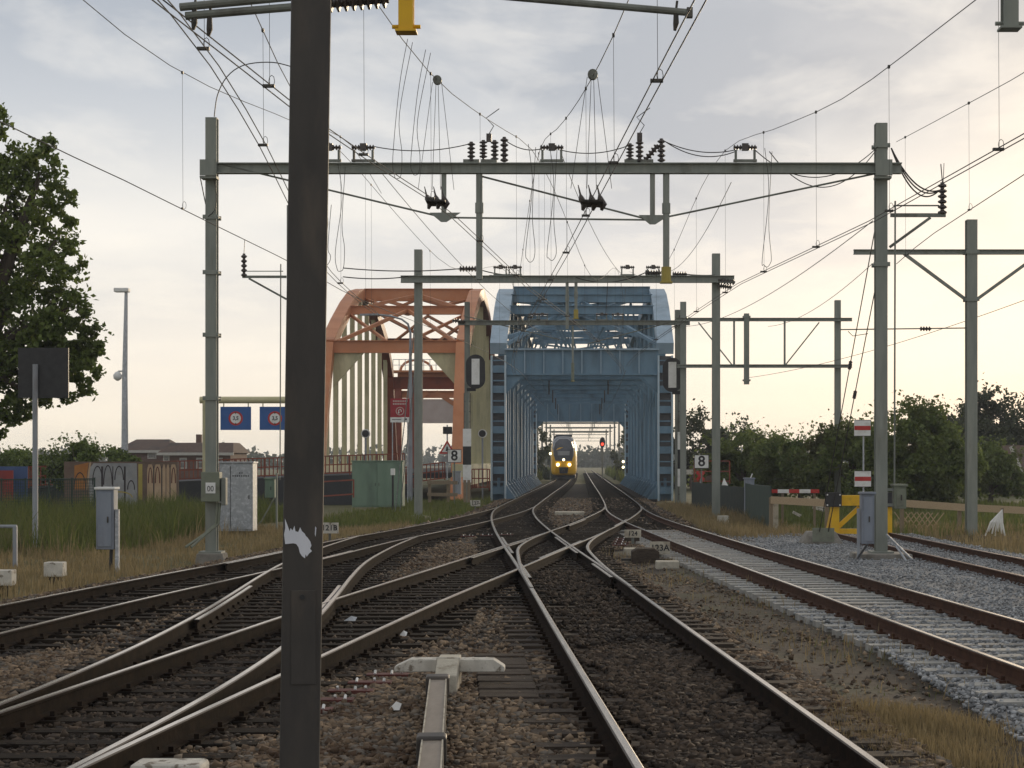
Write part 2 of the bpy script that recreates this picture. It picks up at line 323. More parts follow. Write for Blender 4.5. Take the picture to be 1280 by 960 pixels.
PL = Path([(-6, -4.95), (5, -4.3), (11.3, -3.82), (16.5, -3.36), (25, -2.6), (31.8, -1.88), (41, -.93), (50, .0), (57, .62), (66, 1.30), (73, 1.72), (80, 1.87)])
PR = Path([(-6, 2.3), (5, 1.55), (11.3, 1.12), (20, .53), (30.2, -.15), (41.2, -.93), (52, -1.65), (63, -2.25), (72, -2.56), (80, -2.6)])
PD = Path([(-6, 6.3), (5, 5.6), (16.7, 4.79), (21.5, 4.45), (28, 4.0), (37.6, 3.33), (44, 2.92), (50, 2.58), (57, 2.2), (64, 1.93), (72, 1.82), (78, 1.87)])
PE = Path([(-6, 9.4), (5, 9.0), (20, 8.6), (32, 8.22), (40, 7.95), (50.6, 7.68)])
PC = Path([(4, -4.35), (11.3, -3.86), (14.4, -3.74), (18, -3.74), (22, -3.9), (26, -4.17), (30, -4.47), (34, -4.72), (40, -4.86), (47, -4.82)])
PS = Path([(27, .07), (31, -.19), (36, -.44), (40.5, -.57), (44, -.45), (48, -.16), (52, .18)])
# ------------------------------------------------------------------ ground and ballast
gz = -.36
xs = sorted(set([-2500, -900, -300, -120, -60] + list(range(-40, 41, 4)) + [60, 120, 300, 900, 2500])); ys = [-60, -20] + list(range(0, 120, 5)) + [140, 170, 210, 260, 340, 500, 900, 1800, 4500]
gm = MB(); nx = len(xs)
gm.add([(x, y, gz+(.04*math.sin(x*.9+y*.31)+.03*math.sin(y*.77-x*.2) if abs(x) < 60 else 0)) for y in ys for x in xs],
       [(j*nx+i, j*nx+i+1, (j+1)*nx+i+1, (j+1)*nx+i) for j in range(len(ys)-1) for i in range(nx-1)])
tag(gm.build('ground', 'meadow', origin=(0, 0, 0)), kind='structure')
def bed(name, left, right, y0, y1, zt, mt, step=.5, slope=.55):
    rows = np.arange(y0, y1+.01, step); b = MB(); vs = []; K = 12
    for y in rows:
        l, r = left(y), right(y)
        prof = [(l-slope, gz-.05)]+[(l+(r-l)*k/K, zt) for k in range(K+1)]+[(r+slope, gz-.05)]
        vs += [(x+.05*math.sin(y*2.1+x), y, z+(.02*math.sin(x*3.1+y*1.7)*math.sin(y*.9-x*1.3) if z == zt else 0)) for x, z in prof]
    n = K+3
    b.add(vs, [(j*n+i, j*n+i+1, (j+1)*n+i+1, (j+1)*n+i) for j in range(len(rows)-1) for i in range(n-1)])
    return tag(b.build(name, mt, smooth=True, origin=(0, 0, 0)), kind='structure')
zb = -.205
brL = lambda y: PA.x1(y)-1.75
def brR(y):
    if y < 43: return PR.x1(y)+1.5
    t = min(1, (y-43)/5); return (PR.x1(y)+1.5)*(1-t)+(PD.x1(min(y, 76))+1.75)*t
bed('ballast_bed', brL, brR, 4, 103, zb, 'ballast_brown')
grL = lambda y: PD.x1(y)-1.08-.45*max(0, min(1, (20-y)/6))
grR = lambda y: PE.x1(y)+1.9
bed('gravel_bed', grL, grR, 4, 52.5, zb+.008, 'ballast_grey', slope=.3)
bed('verge_soil', lambda y: brR(y)-.2, lambda y: grL(y)+.25, 4, 46, -.245, 'soil', slope=.1)
# ------------------------------------------------------------------ rails and sleepers
PROF = [(-.07, -.16), (.07, -.16), (.07, -.148), (.012, -.125), (.012, -.042), (.035, -.030), (.035, -.008), (.024, 0), (-.024, 0), (-.035, -.008), (-.035, -.030), (-.012, -.042), (-.012, -.125), (-.07, -.148)]
def rail(track, path, off, y0, y1, dz, mats=('rail_side', 'rail_top')):
    mats = tuple(mats)+('rail_edge',); ys = []; y = y0
    while y < y1: ys.append(y); y += .6 if y < 80 else 3
    ys.append(y1); b = MB(); n = len(PROF); vs = []
    for y in ys:
        s = path.slope(y); c = 1/math.sqrt(1+s*s); x = path.x1(y)+off*c; yy = y-off*s*c
        vs += [(x+px*c, yy-px*s*c, pz+dz) for px, pz in PROF]
    fs = []; ms = []
    for j in range(len(ys)-1):
        for i in range(n):
            i2 = (i+1) % n; fs.append((j*n+i, j*n+i2, (j+1)*n+i2, (j+1)*n+i)); ms.append(1 if i == 7 else 2 if i in (6, 8) else 0)
    b.add(vs, fs); b.m = ms; b.f += [tuple(range(n-1, -1, -1)), tuple((len(ys)-1)*n+k for k in range(n))]; b.m += [0, 0]
    return b.build('rail', mats, track)
tracks = {}
def track(key, path, y0, y1, dz, label, rails=(-.75, .75), mats=('rail_side', 'rail_top')):
    t = thing('railway_track', label, 'track', (path.x1(max(y0, 12)), max(y0, 12), -.3), 'railway tracks'); tracks[key] = (t, path, dz)
    for o in rails: rail(t, path, o, y0, y1, dz, mats)
    return t
track('A', PA, 3, 420, 0, 'leftmost main track of worn rails, running into the left side of the blue bridge')
track('B', PB, 71, 420, .0, 'right-hand track through the middle of the blue bridge')
track('R', PR, 3, 77, .002, 'main track that leaves the bottom edge right of centre')
track('L', PL, 3, 77, .004, 'track crossing from the bridge to the bottom left corner')
track('D', PD, 3, 75, .006, 'rusty siding on grey gravel with pale sleepers, right of centre', mats=('rail_rust', 'rail_top'))
track('E', PE, 3, 50.6, -.05, 'rusty stub siding that ends at the yellow buffer stop', mats=('rail_rust', 'rail_top_dull'))
track('C', PC, 5, 46.5, .008, 'curved crossover between the two left-hand tracks, behind the dark post')
track('S', PS, 27.5, 51.5, .010, 'curved slip rails in the middle of the track crossing')
sl_mesh = {}
def sleeper(owner, xa, xb, y, rot, mt, dz, w=.25):
    key = (mt, w)
    if key not in sl_mesh:
        me = bpy.data.meshes.new('sleeper'); b = MB().b(-.5, .5, -w/2, w/2, -.09, 0)
        me.from_pydata([(x, yy*(1 if z < -.05 else .92), z) for x, yy, z in b.v], [], b.f); me.materials.append(M[mt]); sl_mesh[key] = me
    o = bpy.data.objects.new('sleeper', sl_mesh[key]); put(o, ((xa+xb)/2, y, -.161+dz), owner); o.scale = (xb-xa, 1, 1); o.rotation_euler = (rnd.uniform(-.012, .012), rnd.uniform(-.004, .004), rot)
chairs = {k: MB() for k in tracks}
def chair(k, x, y, dz, big):
    for o in (-.75, .75):
        for s in (-1, 1):
            chairs[k].b(x+o+s*.095-.055, x+o+s*.095+.055, y-.08, y+.08, -.163+dz, -.137+dz)
            if big: chairs[k].b(x+o+s*.105-.018, x+o+s*.105+.018, y-.018, y+.018, -.137+dz, -.100+dz)
TY = [('A', 3, 76), ('R', 3, 76), ('L', 3, 76), ('C', 5, 46), ('S', 28, 51), ('B', 76, 77)]
y = 5.0
while y < 76:
    act = []
    for k, a, z in TY:
        if a <= y <= z: act.append((tracks[k][1].x1(y), k))
    if 55 < y < 76: act.append((PD.x1(y), 'D'))
    act.sort(); cl = [[act[0]]]
    for a in act[1:]:
        if a[0]-cl[-1][-1][0] < 2.62: cl[-1].append(a)
        else: cl.append([a])
    for c in cl:
        k = c[0][1]; rot = math.atan(-tracks[k][1].slope(y)) if len(c) == 1 else 0
        j = [rnd.uniform(-.05, .05) for _ in range(2)]
        mt = 'timber_brown' if (k == 'R' and len(c) == 1 and y < 34) else 'timber_dark'
        sleeper(tracks[k][0], c[0][0]-1.3+j[0], c[-1][0]+1.3+j[1], y+rnd.uniform(-.02, .02), rot, mt, rnd.uniform(-.004, 0), .25)
        if y < 50:
            for x, kk in c: chair(kk, x, y, 0, y < 30)
    y += .6
y = 5.0
while y < 56:
    if y < 55: sleeper(tracks['D'][0], PD.x1(y)-1.3, PD.x1(y)+1.3, y, math.atan(-PD.slope(y)), 'concrete_sleeper', 0, .27); chair('D', PD.x1(y), y, 0, y < 30)
    if y < 50.4: sleeper(tracks['E'][0], PE.x1(y)-1.28, PE.x1(y)+1.28, y, math.atan(-PE.slope(y)), 'timber_brown', -.05, .25); chair('E', PE.x1(y), y, -.05, False)
    y += .6
for k, b in chairs.items():
    if b.v: tag(b.build('rail_chair', 'rail_rust' if k in 'DE' else 'rail_side', tracks[k][0]), kind='stuff')
for k in 'AB':
    b = MB(); y = 76.3 if k == 'A' else 77.4
    while y < 330: x = tracks[k][1].x1(y); b.b(x-1.3, x+1.3, y-.12, y+.12, -.25, -.164); y += .6
    tag(b.build('sleeper_run', 'timber_dark', tracks[k][0]), kind='stuff')
# check rails, blades and the crossing frogs
def short_rail(key, path, off, y0, y1, dz): rail(tracks[key][0], path, off, y0, y1, dz)
for key, path, y0, y1 in (('R', PR, 38, 46), ('L', PL, 36, 44), ('L', PL, 54, 60), ('R', PR, 30, 34), ('A', PA, 34, 39), ('C', PC, 22, 28)):
    for o in (-.67, .67): short_rail(key, path, o, y0, y1, -.004)
# ------------------------------------------------------------------ stones and grass
def scatter(n, y0, y1, xl, xr, z, dens=None):
    # even scatter over the trapezium seen between y0 and y1, clipped to xl(y) < x < xr(y)
    y = np.sqrt(G.random(n)*(y1**2-y0**2)+y0**2); x = (-.42+.78*G.random(n))*y
    L = np.array([xl(a) for a in np.linspace(y0, y1, 200)]); Rr = np.array([xr(a) for a in np.linspace(y0, y1, 200)]); g = np.linspace(y0, y1, 200)
    k = (x > np.interp(y, g, L)) & (x < np.interp(y, g, Rr))
    if dens is not None: k &= G.random(n) < dens(x, y)
    x, y = x[k], y[k]
    return np.stack([x, y, np.full(len(x), z)+G.normal(0, .008, len(x))], 1)
def near_track(x, y):
    d = np.full(len(x), 9.)
    for k in 'ARLC':
        p = tracks[k][1]; ok = (y > p.y[0]) & (y < p.y[-1]); d = np.where(ok, np.minimum(d, np.abs(x-p.at(y))), d)
    return d
def dens_b(x, y): d = near_track(x, y); return np.where(d < 1.25, np.where(np.abs(x-PR.at(y)) < .7, 1., .55), 1.)
def by_track(p, r, fine, where):
    d = near_track(p[:, 0], p[:, 1]); dk = (d < 1.0+.25*np.sin(p[:, 1]*1.3+p[:, 0]*2)); dr = np.abs(p[:, 0]-PR.at(p[:, 1]))
    p[:, 2] += np.where((dr < .52+.12*np.sin(p[:, 1]*3.1)) & (p[:, 1] < 34), .045, 0)
    stones('ballast_stones', p[dk], *r, 'stone_dark', fine, 'dark oil-stained ballast stones between the rails, '+where)
    stones('ballast_stones', p[~dk], *r, 'stone_brown', fine, 'rusty brown ballast stones beside the tracks, '+where)
by_track(scatter(130000, 9.5, 20, lambda y: brL(y)-.3, brR, zb+.014, dens_b), (.010, .036), True, 'near the camera')
by_track(scatter(105000, 20, 46, lambda y: brL(y)-.3, brR, zb+.012, dens_b), (.018, .046), False, 'further off')
by_track(scatter(60000, 46, 104, lambda y: brL(y)-.2, lambda y: brR(y)+.2, zb+.008), (.03, .07), False, 'before the bridge')
stones('gravel_stones', scatter(66000, 12, 26, lambda y: grL(y)-.2, grR, zb+.026), .011, .028, 'stone_grey', True, 'grey gravel stones along the near part of the sidings')
stones('gravel_stones', scatter(100000, 26, 53, lambda y: grL(y)-.15, grR, zb+.020), .014, .032, 'stone_grey', False, 'grey gravel stones around the far part of the sidings')
stones('verge_stones', scatter(60000, 10, 42, lambda y: brR(y)-.4, lambda y: grL(y)+.3, -.238, lambda x, y: .5+.5*(np.sin(x*2.3+y*.9) > .2)), .010, .038, 'stone_brown', False, 'loose stones in the dirt strip between track and siding')
def clump(x, y, s, t, seed=0.): return np.sin(x*s+seed)*np.sin(y*s*.7+seed*2)+.6*np.sin(x*s*2.3+y*s*1.1+seed) > t
vL = lambda y: brR(y)-.1
vR = lambda y: grL(y)+.45
p = scatter(60000, 10.5, 46, vL, vR, -.25, lambda x, y: np.where(clump(x, y, 1.1, .35, 1.), .75, .14)*np.where(y < 19, 1, .6))
grass('dry_grass', p[p[:, 1] < 30], .22, .010, 'grass_dry', 'dry straw-coloured grass between the main track and the siding')
pg = scatter(30000, 13, 44, lambda y: grL(y)-.75, lambda y: grL(y)+.1, -.25, lambda x, y: np.where(clump(x, y, 1.6, .2, 4.), .6, .08))
grass('low_weeds', pg, .10, .010, 'grass_green', 'low green weeds along the left edge of the siding gravel')
grass('dry_grass', p[p[:, 1] >= 30], .20, .014, 'grass_dry', 'dry grass tufts beside the white number plates')
n = 15000; yy = 12.3+3.9*G.random(n); xx = 1.75+1.6*G.random(n); k = ((xx-2.6)/.72)**2+((yy-13.9)/1.9)**2 < G.random(n)*1.1+.1
grass('dry_grass', np.stack([xx, yy, np.full(n, -.25)], 1)[k], .15, .007, 'grass_dry', 'thick patch of tall golden dry grass in the bottom right corner')
def field(n, x0, x1, y0, y1, z=gz, dens=None):
    x = x0+(x1-x0)*G.random(n); y = y0+(y1-y0)*G.random(n)
    if dens is not None: k = G.random(n) < dens(x, y); x, y = x[k], y[k]
    return np.stack([x, y, np.full(len(x), z)+.04*np.sin(x*.9+y*.31)], 1)
la = lambda x, y: np.where(x < PA.at(y)-2.1, 1, 0.)
grass('verge_grass', field(52000, -16, -5, 26, 62, gz, la), .26, .018, 'grass_dry', 'pale dry grass on the verge left of the leftmost track')
grass('tall_grass', field(80000, -26, -9.5, 42, 74, gz, lambda x, y: np.clip((y-41+2*np.sin(x*1.3))/9, .05, 1)*np.where((x < -10.5-(y-42)*.02) & (np.abs(x+10.3) > .8), 1, 0.)), .95, .026, 'grass_green', 'tall green weeds in front of the graffiti wall and fence', .6)
grass('weeds', field(5000, -24, -9.5, 36, 60, gz, lambda x, y: np.where(clump(x, y, .9, .3, 2.), .9, .1)*(x < PA.at(y)-3.2)), .75, .022, 'grass_dry', 'pale seeding weeds scattered in the left verge', .5)
grass('verge_grass', field(16000, -9.2, -3.8, 62, 100, gz, lambda x, y: np.where(x < PA.at(y)-2.2, 1, 0.)), .42, .03, 'grass_green', 'green grass at the foot of the bridges, left of the tracks')
grass('verge_grass', field(26000, 3.4, 6.6, 50, 88, gz, lambda x, y: np.where(x > 3.9-(y > 55)*.2, .9, 0)), .45, .026, 'grass_dry', 'dry yellow grass along the green fence right of the bridge')
grass('field_grass', field(34000, 6, 32, 52, 96, gz), .40, .045, 'grass_green', 'rough grass field behind the wooden barrier', .4)
grass('field_grass', field(14000, 9.8, 22, 44, 60, gz), .42, .024, 'grass_dry', 'dry grass around the mound right of the stub siding', .4)
# ------------------------------------------------------------------ blue railway bridge
BX, BY0 = .15, 102.
def blue_bridge():
    t = thing('railway_bridge', 'blue steel through-truss railway bridge with portal frame over two tracks', 'bridge', (BX, BY0, -.3))
    hw = 4.62; NP = 9; pitch = 8.2; ys = [BY0+i*pitch for i in range(NP+1)]; y1 = ys[-1]
    CH = [(0, 8.15), (2.6, 9.35), (5.4, 10.6), (8.4, 11.6), (11.5, 12.2)]; chord = [(BY0+a, z) for a, z in CH]+[(y1-a, z) for a, z in CH[::-1]]
    def cz(y):
        for (a, p), (b, q) in zip(chord, chord[1:]):
            if a <= y <= b: return p+(q-p)*(y-a)/(b-a)
        return 8.15
    for s in (-1, 1):
        X = BX+s*hw
        # box top chord: curved end made paler by painted-in skylight, then the straight run
        def run(pts, name, mt):
            b = MB(); d = .55; vs = []
            for i, (y, z) in enumerate(pts):
                p0 = pts[max(i-1, 0)]; p1 = pts[min(i+1, len(pts)-1)]; l = math.hypot(p1[0]-p0[0], p1[1]-p0[1]); ny, nz = -(p1[1]-p0[1])/l, (p1[0]-p0[0])/l
                for sx in (-1, 1):
                    for k in (-1, 1): vs.append((X+sx*.47, y+ny*d*k*.6, z+nz*d*k*.6))
            fs = []
            for i in range(len(pts)-1):
                o = i*4
                for a, c in ((0, 1), (1, 3), (3, 2), (2, 0)): fs.append((o+a, o+c, o+c+4, o+a+4))
            e = (len(pts)-1)*4; fs += [(0, 2, 3, 1), (e, e+1, e+3, e+2)]
            return b.add(vs, fs).build(name, mt, t)
        run(chord[:5], 'end_chord', 'blue_lit'); run(chord[4:6], 'top_chord', 'blue_paint'); run(chord[5:], 'end_chord', 'blue_lit')
        # end posts: two light edge angles joined by batten plates, a dark sheet behind as shade in the gaps
        for ye in (BY0, y1):
            for dx in (-.38, .38):
                MB().bar((X+dx, ye, -.3), (X+dx, ye, 7.75), .10, .55, up=(0, 1, 0)).build('post_leg', 'blue_edge', t)
            MB().bar((X, ye+.32, -.3), (X, ye+.32, 7.75), .70, .03, up=(0, 1, 0)).build('post_gap_shade', 'train_dark', t)
            z = .1
            while z < 7.7:
                MB().box((X, ye-.20, z+.18), (.655, .05, .40)).build('batten_plate', 'blue_paint', t); 
                MB().box((X, ye-.20, z+.66), (.655, .05, .07)).build('batten_plate', 'blue_paint', t); z += 1.12
        # bottom chord
        MB().b(X-.35, X+.35, BY0+.3, y1-.3, -.25, .55).build('bottom_chord', 'blue_paint', t)
        for i, y in enumerate(ys):
            if 0 < i < NP:
                MB().ibeam((X, y, .4), (X, y, cz(y)-.25), .42, .50, .05, up=(1, 0, 0)).build('vertical', 'blue_paint', t)
            if i < NP:
                ym = y+pitch/2
                if 0 < i < NP-1 or True:
                    zt = cz(ym)-.25
                    MB().ibeam((X, ym, .4), (X, ym, zt), .30, .40, .05, up=(1, 0, 0)).build('hanger', 'blue_lit_mid', t)
                # sloping foot gusset on the inside of every hanger
            if i < NP:
                for yy in (y, y+pitch/2):
                    xi = X-s*.25; MB().prism([(xi, -.2), (xi-s*.75, -.2), (xi-s*.08, .75), (xi, .75)], yy-.10, yy+.10).build('foot_gusset', 'blue_paint', t)
        # diagonals of the truss, alternate direction
        for i in range(NP):
            a, b = (ys[i], ys[i+1]) if i >= NP/2 else (ys[i+1], ys[i])
            MB().bar((X, a, max(cz(a)-.5, 1)), (X, b, .4), .16, .22).build('diagonal', 'blue_paint', t)
    xi = hw-.40
    # portal girders with stiffeners and knee gussets
    for ye, sg in ((BY0, -1), (y1, 1)):
        z0, z1 = (6.75, 8.05) if sg < 0 else (5.75, 7.9)
        g = MB().b(BX-xi, BX+xi, ye-.02, ye+.02, z0, z1).build('portal_girder', 'blue_paint', t)
        MB().b(BX-xi-.05, BX+xi+.05, ye-.22, ye+.22, z1, z1+.10).build('girder_flange', 'blue_lit' if sg < 0 else 'blue_paint', g)
        MB().b(BX-xi, BX+xi, ye-.18, ye+.18, z0-.08, z0).build('girder_flange', 'blue_paint', g)
        for k in range(1, 8):
            x = BX-xi+2*xi*k/8; MB().b(x-.03, x+.03, ye-.16, ye-.021, z0+.01, z1-.01).build('stiffener', 'blue_lit', g)
        for s in (-1, 1):
            x = BX+s*xi; kk = .75 if sg < 0 else .5; MB().prism([(x, z0-.08), (x-s*1.3*kk, z0-.08), (x, z0-1.5*kk)], ye-.05, ye+.05).build('knee_gusset', 'blue_paint', t)
    # top cross beams, lateral cross bracing and the lower sway frames
    for i, y in enumerate(ys):
        for yy in [y]:
            if yy < BY0+5 or yy > y1-5: continue
            z = cz(yy); MB().ibeam((BX-xi, yy, z+.12), (BX+xi, yy, z+.12), .30, .48, .03).build('cross_beam', 'blue_paint', t)
        if 0 < i < NP:
            z = 7.35; MB().ibeam((BX-xi, y, z), (BX+xi, y, z), .26, .40, .03).build('sway_beam', 'blue_paint', t)
            b = MB(); n = 4 if i % 2 == 0 else 2
            for k in range(n):
                xa = BX-xi+2*xi*k/n; xb = BX-xi+2*xi*(k+1)/n; xm = (xa+xb)/2
                b.bar((xa, y, z+.1), (xm, y, cz(y)-.1), .10, .12); b.bar((xm, y, cz(y)-.1), (xb, y, z+.1), .10, .12)
            b.build('sway_lattice', 'blue_paint', t)
            for s in (-1, 1): MB().bar((BX+s*xi, y, 6.2), (BX+s*(xi-1.0), y, z-.1), .12, .16).build('knee_brace', 'blue_paint', t)
        if 1 <= i < NP-1:
            for s in (-1, 1): MB().bar((BX-s*xi, y, cz(y)-.05*s), (BX+s*xi, ys[i+1], cz(ys[i+1])-.05*s), .16, .14).build('lateral_brace', 'blue_paint', t)
    for yy, zz_, dd in ((BY0+11.5, 12.2, .95), (BY0+5.6, 10.75, .5)): MB().ibeam((BX-xi, yy, zz_), (BX+xi, yy, zz_), .34, dd, .04).build('end_beam', 'blue_paint', t)
    for s in (-1, 1):
        MB().bar((BX+s*xi, BY0+1.2, 8.75-.1*s), (BX-s*xi, BY0+11.5, 12.1-.1*s), .26, .20).build('portal_brace', 'blue_paint', t)
        MB().bar((BX+s*xi, BY0+.4, 8.4), (BX, BY0+8.4, 11.5), .20, .16).build('portal_brace', 'blue_paint', t)
        MB().bar((BX+s*xi, BY0+13, 12.1), (BX-s*xi, BY0+24, 12.0-.1*s), .26, .20).build('portal_brace', 'blue_paint', t)
    MB().b(BX-4.2, BX+4.2, BY0, y1, -.5, -.262).build('deck', 'timber_dark', t)
    for x in (-1.1, .9):            # contact wire carriers under the frames
        for i in (2, 4, 6, 8):
            MB().tube([(BX+x*1.9, ys[i], 7.1), (BX+x*1.9, ys[i], 6.2)], .05).build('wire_hanger', 'iron', t)
    return t
blue_bridge()
# ------------------------------------------------------------------ orange and cream road bridge beside it
def road_bridge():
    xl, xr = -13.95, -6.45
    t = thing('road_bridge', 'orange and cream tied-arch road bridge left of the blue bridge', 'bridge', ((xl+xr)/2, 100, -.3))
    P = [(97.2, -.3), (98.6, 2.4), (100.2, 5.4), (102, 8.3), (106, 9.75), (110, 11.05), (114, 12.1), (118, 12.6), (122, 12.3), (126.5, 11.5), (131, 10.3), (134.5, 8.3), (135.8, 5.4), (137.4, 2.4), (138.8, -.3)]
    def cz(y): return float(np.interp(y, [p[0] for p in P], [p[1] for p in P]))
    for X in (xl, xr):
        def seg(pts, mt):
            b = MB(); vs = []
            for i, (y, z) in enumerate(pts):
                p0 = pts[max(i-1, 0)]; p1 = pts[min(i+1, len(pts)-1)]; l = math.hypot(p1[0]-p0[0], p1[1]-p0[1]); ny, nz = -(p1[1]-p0[1])/l, (p1[0]-p0[0])/l
                for sx in (-1, 1):
                    for k in (-1, 1): vs.append((X+sx*.36, y+ny*.36*k, z+nz*.36*k))
            fs = []
            for i in range(len(pts)-1):
                o = i*4
                for a, c in ((0, 1), (1, 3), (3, 2), (2, 0)): fs.append((o+a, o+c, o+c+4, o+a+4))
            e = (len(pts)-1)*4; fs += [(0, 2, 3, 1), (e, e+1, e+3, e+2)]
            b.add(vs, fs).build('arch_rib', mt, t)
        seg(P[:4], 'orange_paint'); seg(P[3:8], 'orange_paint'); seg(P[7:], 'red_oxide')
        y = 101.6
        while y < 136:
            zt = cz(y)-.3; MB().ibeam((X, y, 1.2), (X, y, zt), .27, .30, .04, up=(0, 1, 0)).build('hanger', 'cream_paint', t); y += 3.85
        MB().b(X-.28, X+.28, 97.5, 139, .55, 1.75).build('edge_girder', 'cream_paint', t)
        s = 1 if X < -10 else -1
        MB().prism([(X+s*.3, 7.9), (X+s*2.0, 7.9), (X+s*.3, 6.0)], 102.0, 102.2).build('portal_gusset', 'cream_paint', t)
    for y, d in ((102, .70), (109.5, .52), (117, .80), (131, .7), (134.8, .9)):
        z = cz(y); z = z if y > 102.5 else 8.25
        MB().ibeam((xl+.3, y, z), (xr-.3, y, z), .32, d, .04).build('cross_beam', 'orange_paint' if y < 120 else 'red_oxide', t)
    yb = [102.4, 109.5, 117, 124, 131]
    for a, b in zip(yb, yb[1:]):
        xm = (xl+xr)/2; zm = (cz(a)+cz(b))/2
        MB().bar((xl+.3, a, cz(a)), (xm, b, cz(b)), .16, .20).build('lateral_brace', 'orange_paint', t)
        MB().bar((xr-.3, a, cz(a)), (xm, b, cz(b)), .16, .20).build('lateral_brace', 'orange_paint', t)
        MB().bar((xl+.3, b, cz(b)-.25), (xm, a, cz(a)-.25), .14, .16).build('lateral_brace', 'orange_paint', t)
        MB().bar((xr-.3, b, cz(b)-.25), (xm, a, cz(a)-.25), .14, .16).build('lateral_brace', 'orange_paint', t)
    MB().b(xl+.3, xr-.3, 97.5, 139, 1.0, 1.30).build('road_deck', 'asphalt', t)
    return t
road_bridge()
def lift_gantry():
    y = 152.; sc = F/y; xa, xb = (497-X0)/sc, (592-X0)/sc; z = lambda py: H+(Y0-py)/sc
    t = thing('lift_gantry', 'orange gantry with pale panel beyond the road bridge arch', 'gantry', ((xa+xb)/2, y, -.3))
    for X in (xa, (516-X0)/sc, xb): MB().b(X-.35, X+.35, y-.4, y+.4, -.3, z(478)).build('tower_leg', 'red_oxide' if X < xb else 'orange_paint', t)
    MB().ibeam((xa, y, z(473)), (xb+.5, y, z(473)), .5, 1.0, .06).build('top_beam', 'orange_paint', t)
    MB().ibeam((xa, y, z(493)), (xb, y, z(493)), .4, .6, .06).build('cross_beam', 'orange_paint', t)
    for a, b in ((510, 535), (575, 545)): MB().bar(((a-X0)/sc, y, z(510)), ((b-X0)/sc, y, z(490)), .3, .35).build('knee_brace', 'orange_paint', t)
    MB().b((513-X0)/sc, xb-.4, y-.1, y+.1, z(529), z(499)).build('panel', 'pinkish_panel', t)
    MB().b(xa-.4, xb+.6, y-.9, y+.9, z(466), z(463.5)).build('platform', 'orange_paint', t)
    b = MB()
    for k in range(15):
        x = xa-.3+(xb-xa+.8)*k/14; b.bar((x, y-.8, z(463.5)), (x, y-.8, z(450)), .06, .06)
    b.bar((xa-.3, y-.8, z(450)), (xb+.5, y-.8, z(450)), .06, .06); b.bar((xa-.3, y-.8, z(457)), (xb+.5, y-.8, z(457)), .05, .05); b.build('platform_railing', 'white', t)
    MB().tube([((x-X0)/sc, y+.3, z(463.5+dy)) for x, dy in [(520+20*math.cos(a), -14*math.sin(a)) for a in np.linspace(0, math.pi, 9)]], .12, 6).build('sheave_guard', 'orange_paint', t)
lift_gantry()
b = MB(); b.b(-13.6, -6.8, 139, 420, .9, 1.3); tag(b.build('road', 'asphalt', origin=(-10, 139, 0)), kind='structure')
# ramp leading up to the road bridge from the left
b = MB(); b.prismx([(97.4, 1.29), (97.4, .5), (60, -.9), (60, -.40)], -13.6, -6.8); 
vsr = [(-13.7, 97.4, 1.295), (-9.0, 97.0, 1.295), (-18.5, 91, .95), (-21.5, 95, .95), (-34, 84, .3), (-36, 89, .3)]
b = MB(); o = [(x, y, -.5) for x, y, z in vsr]
b.add(vsr+o, [(0, 1, 2, 3), (3, 2, 4, 5), (0, 3, 9, 6), (3, 5, 11, 9), (1, 7, 8, 2), (2, 8, 10, 4), (5, 4, 10, 11)])
tag(b.build('road_ramp', 'asphalt', origin=(-14, 80, -.5)), kind='structure')
def railing(name, pts, h, label, mt='red_oxide', step=1.4, rails=(1., .55, .12), bal=False):
    p0 = Vector(pts[0]); t = thing(name, label, 'railing', p0); L = 0
    for a, b in zip(pts, pts[1:]):
        a, b = Vector(a), Vector(b)
        for r in rails: MB().bar(a+Vector((0, 0, h*r)), b+Vector((0, 0, h*r)), .05, .06).build('rail_bar', mt, t)
        n = max(1, int((b-a).length/step))
        for k in range(n+1):
            p = a.lerp(b, k/n); MB().bar(p, p+Vector((0, 0, h)), .06, .06, up=(0, 1, 0)).build('post', mt, t)
        if bal:
            bb = MB(); m = int((b-a).length/.22)
            for k in range(m): p = a.lerp(b, (k+.5)/m); bb.bar(p+Vector((0, 0, h*.12)), p+Vector((0, 0, h)), .05, .03, up=(0, 1, 0))
            bb.build('balusters', mt, t)
    return t
railing('ramp_railing', [(-9.2, 96.8, 1.3), (-18.5, 90.9, .95), (-33.8, 83.9, .3)], 1.0, 'red railing along the ramp edge up to the road bridge', bal=True)
railing('road_railing', [W(400, 625, 76), W(442, 622, 78)], .75, 'low red two-bar railing left of the green cabinet', rails=(1., .2))
railing('bridge_railing', [W(505, 607, 96), W(556, 600, 97)], .95, 'red picket railing in front of the road bridge, right of the mast', bal=True)
railing('site_railing', [W(590, 612, 99), W(612, 612, 99)], 1.1, 'dark red railing between striped signal pole and blue bridge', bal=True)
railing('site_railing', [W(868, 605, 88), W(912, 605, 88)], 1.1, 'red railing behind the right number 8 sign', bal=False)
# abutment wall below the road deck
tag(MB().b(-14.3, -9.2, 96.2, 97.2, -.4, .95).build('abutment', 'concrete', origin=(-10, 96.7, -.4)), 'dark concrete abutment under the near end of the road bridge', 'abutment')
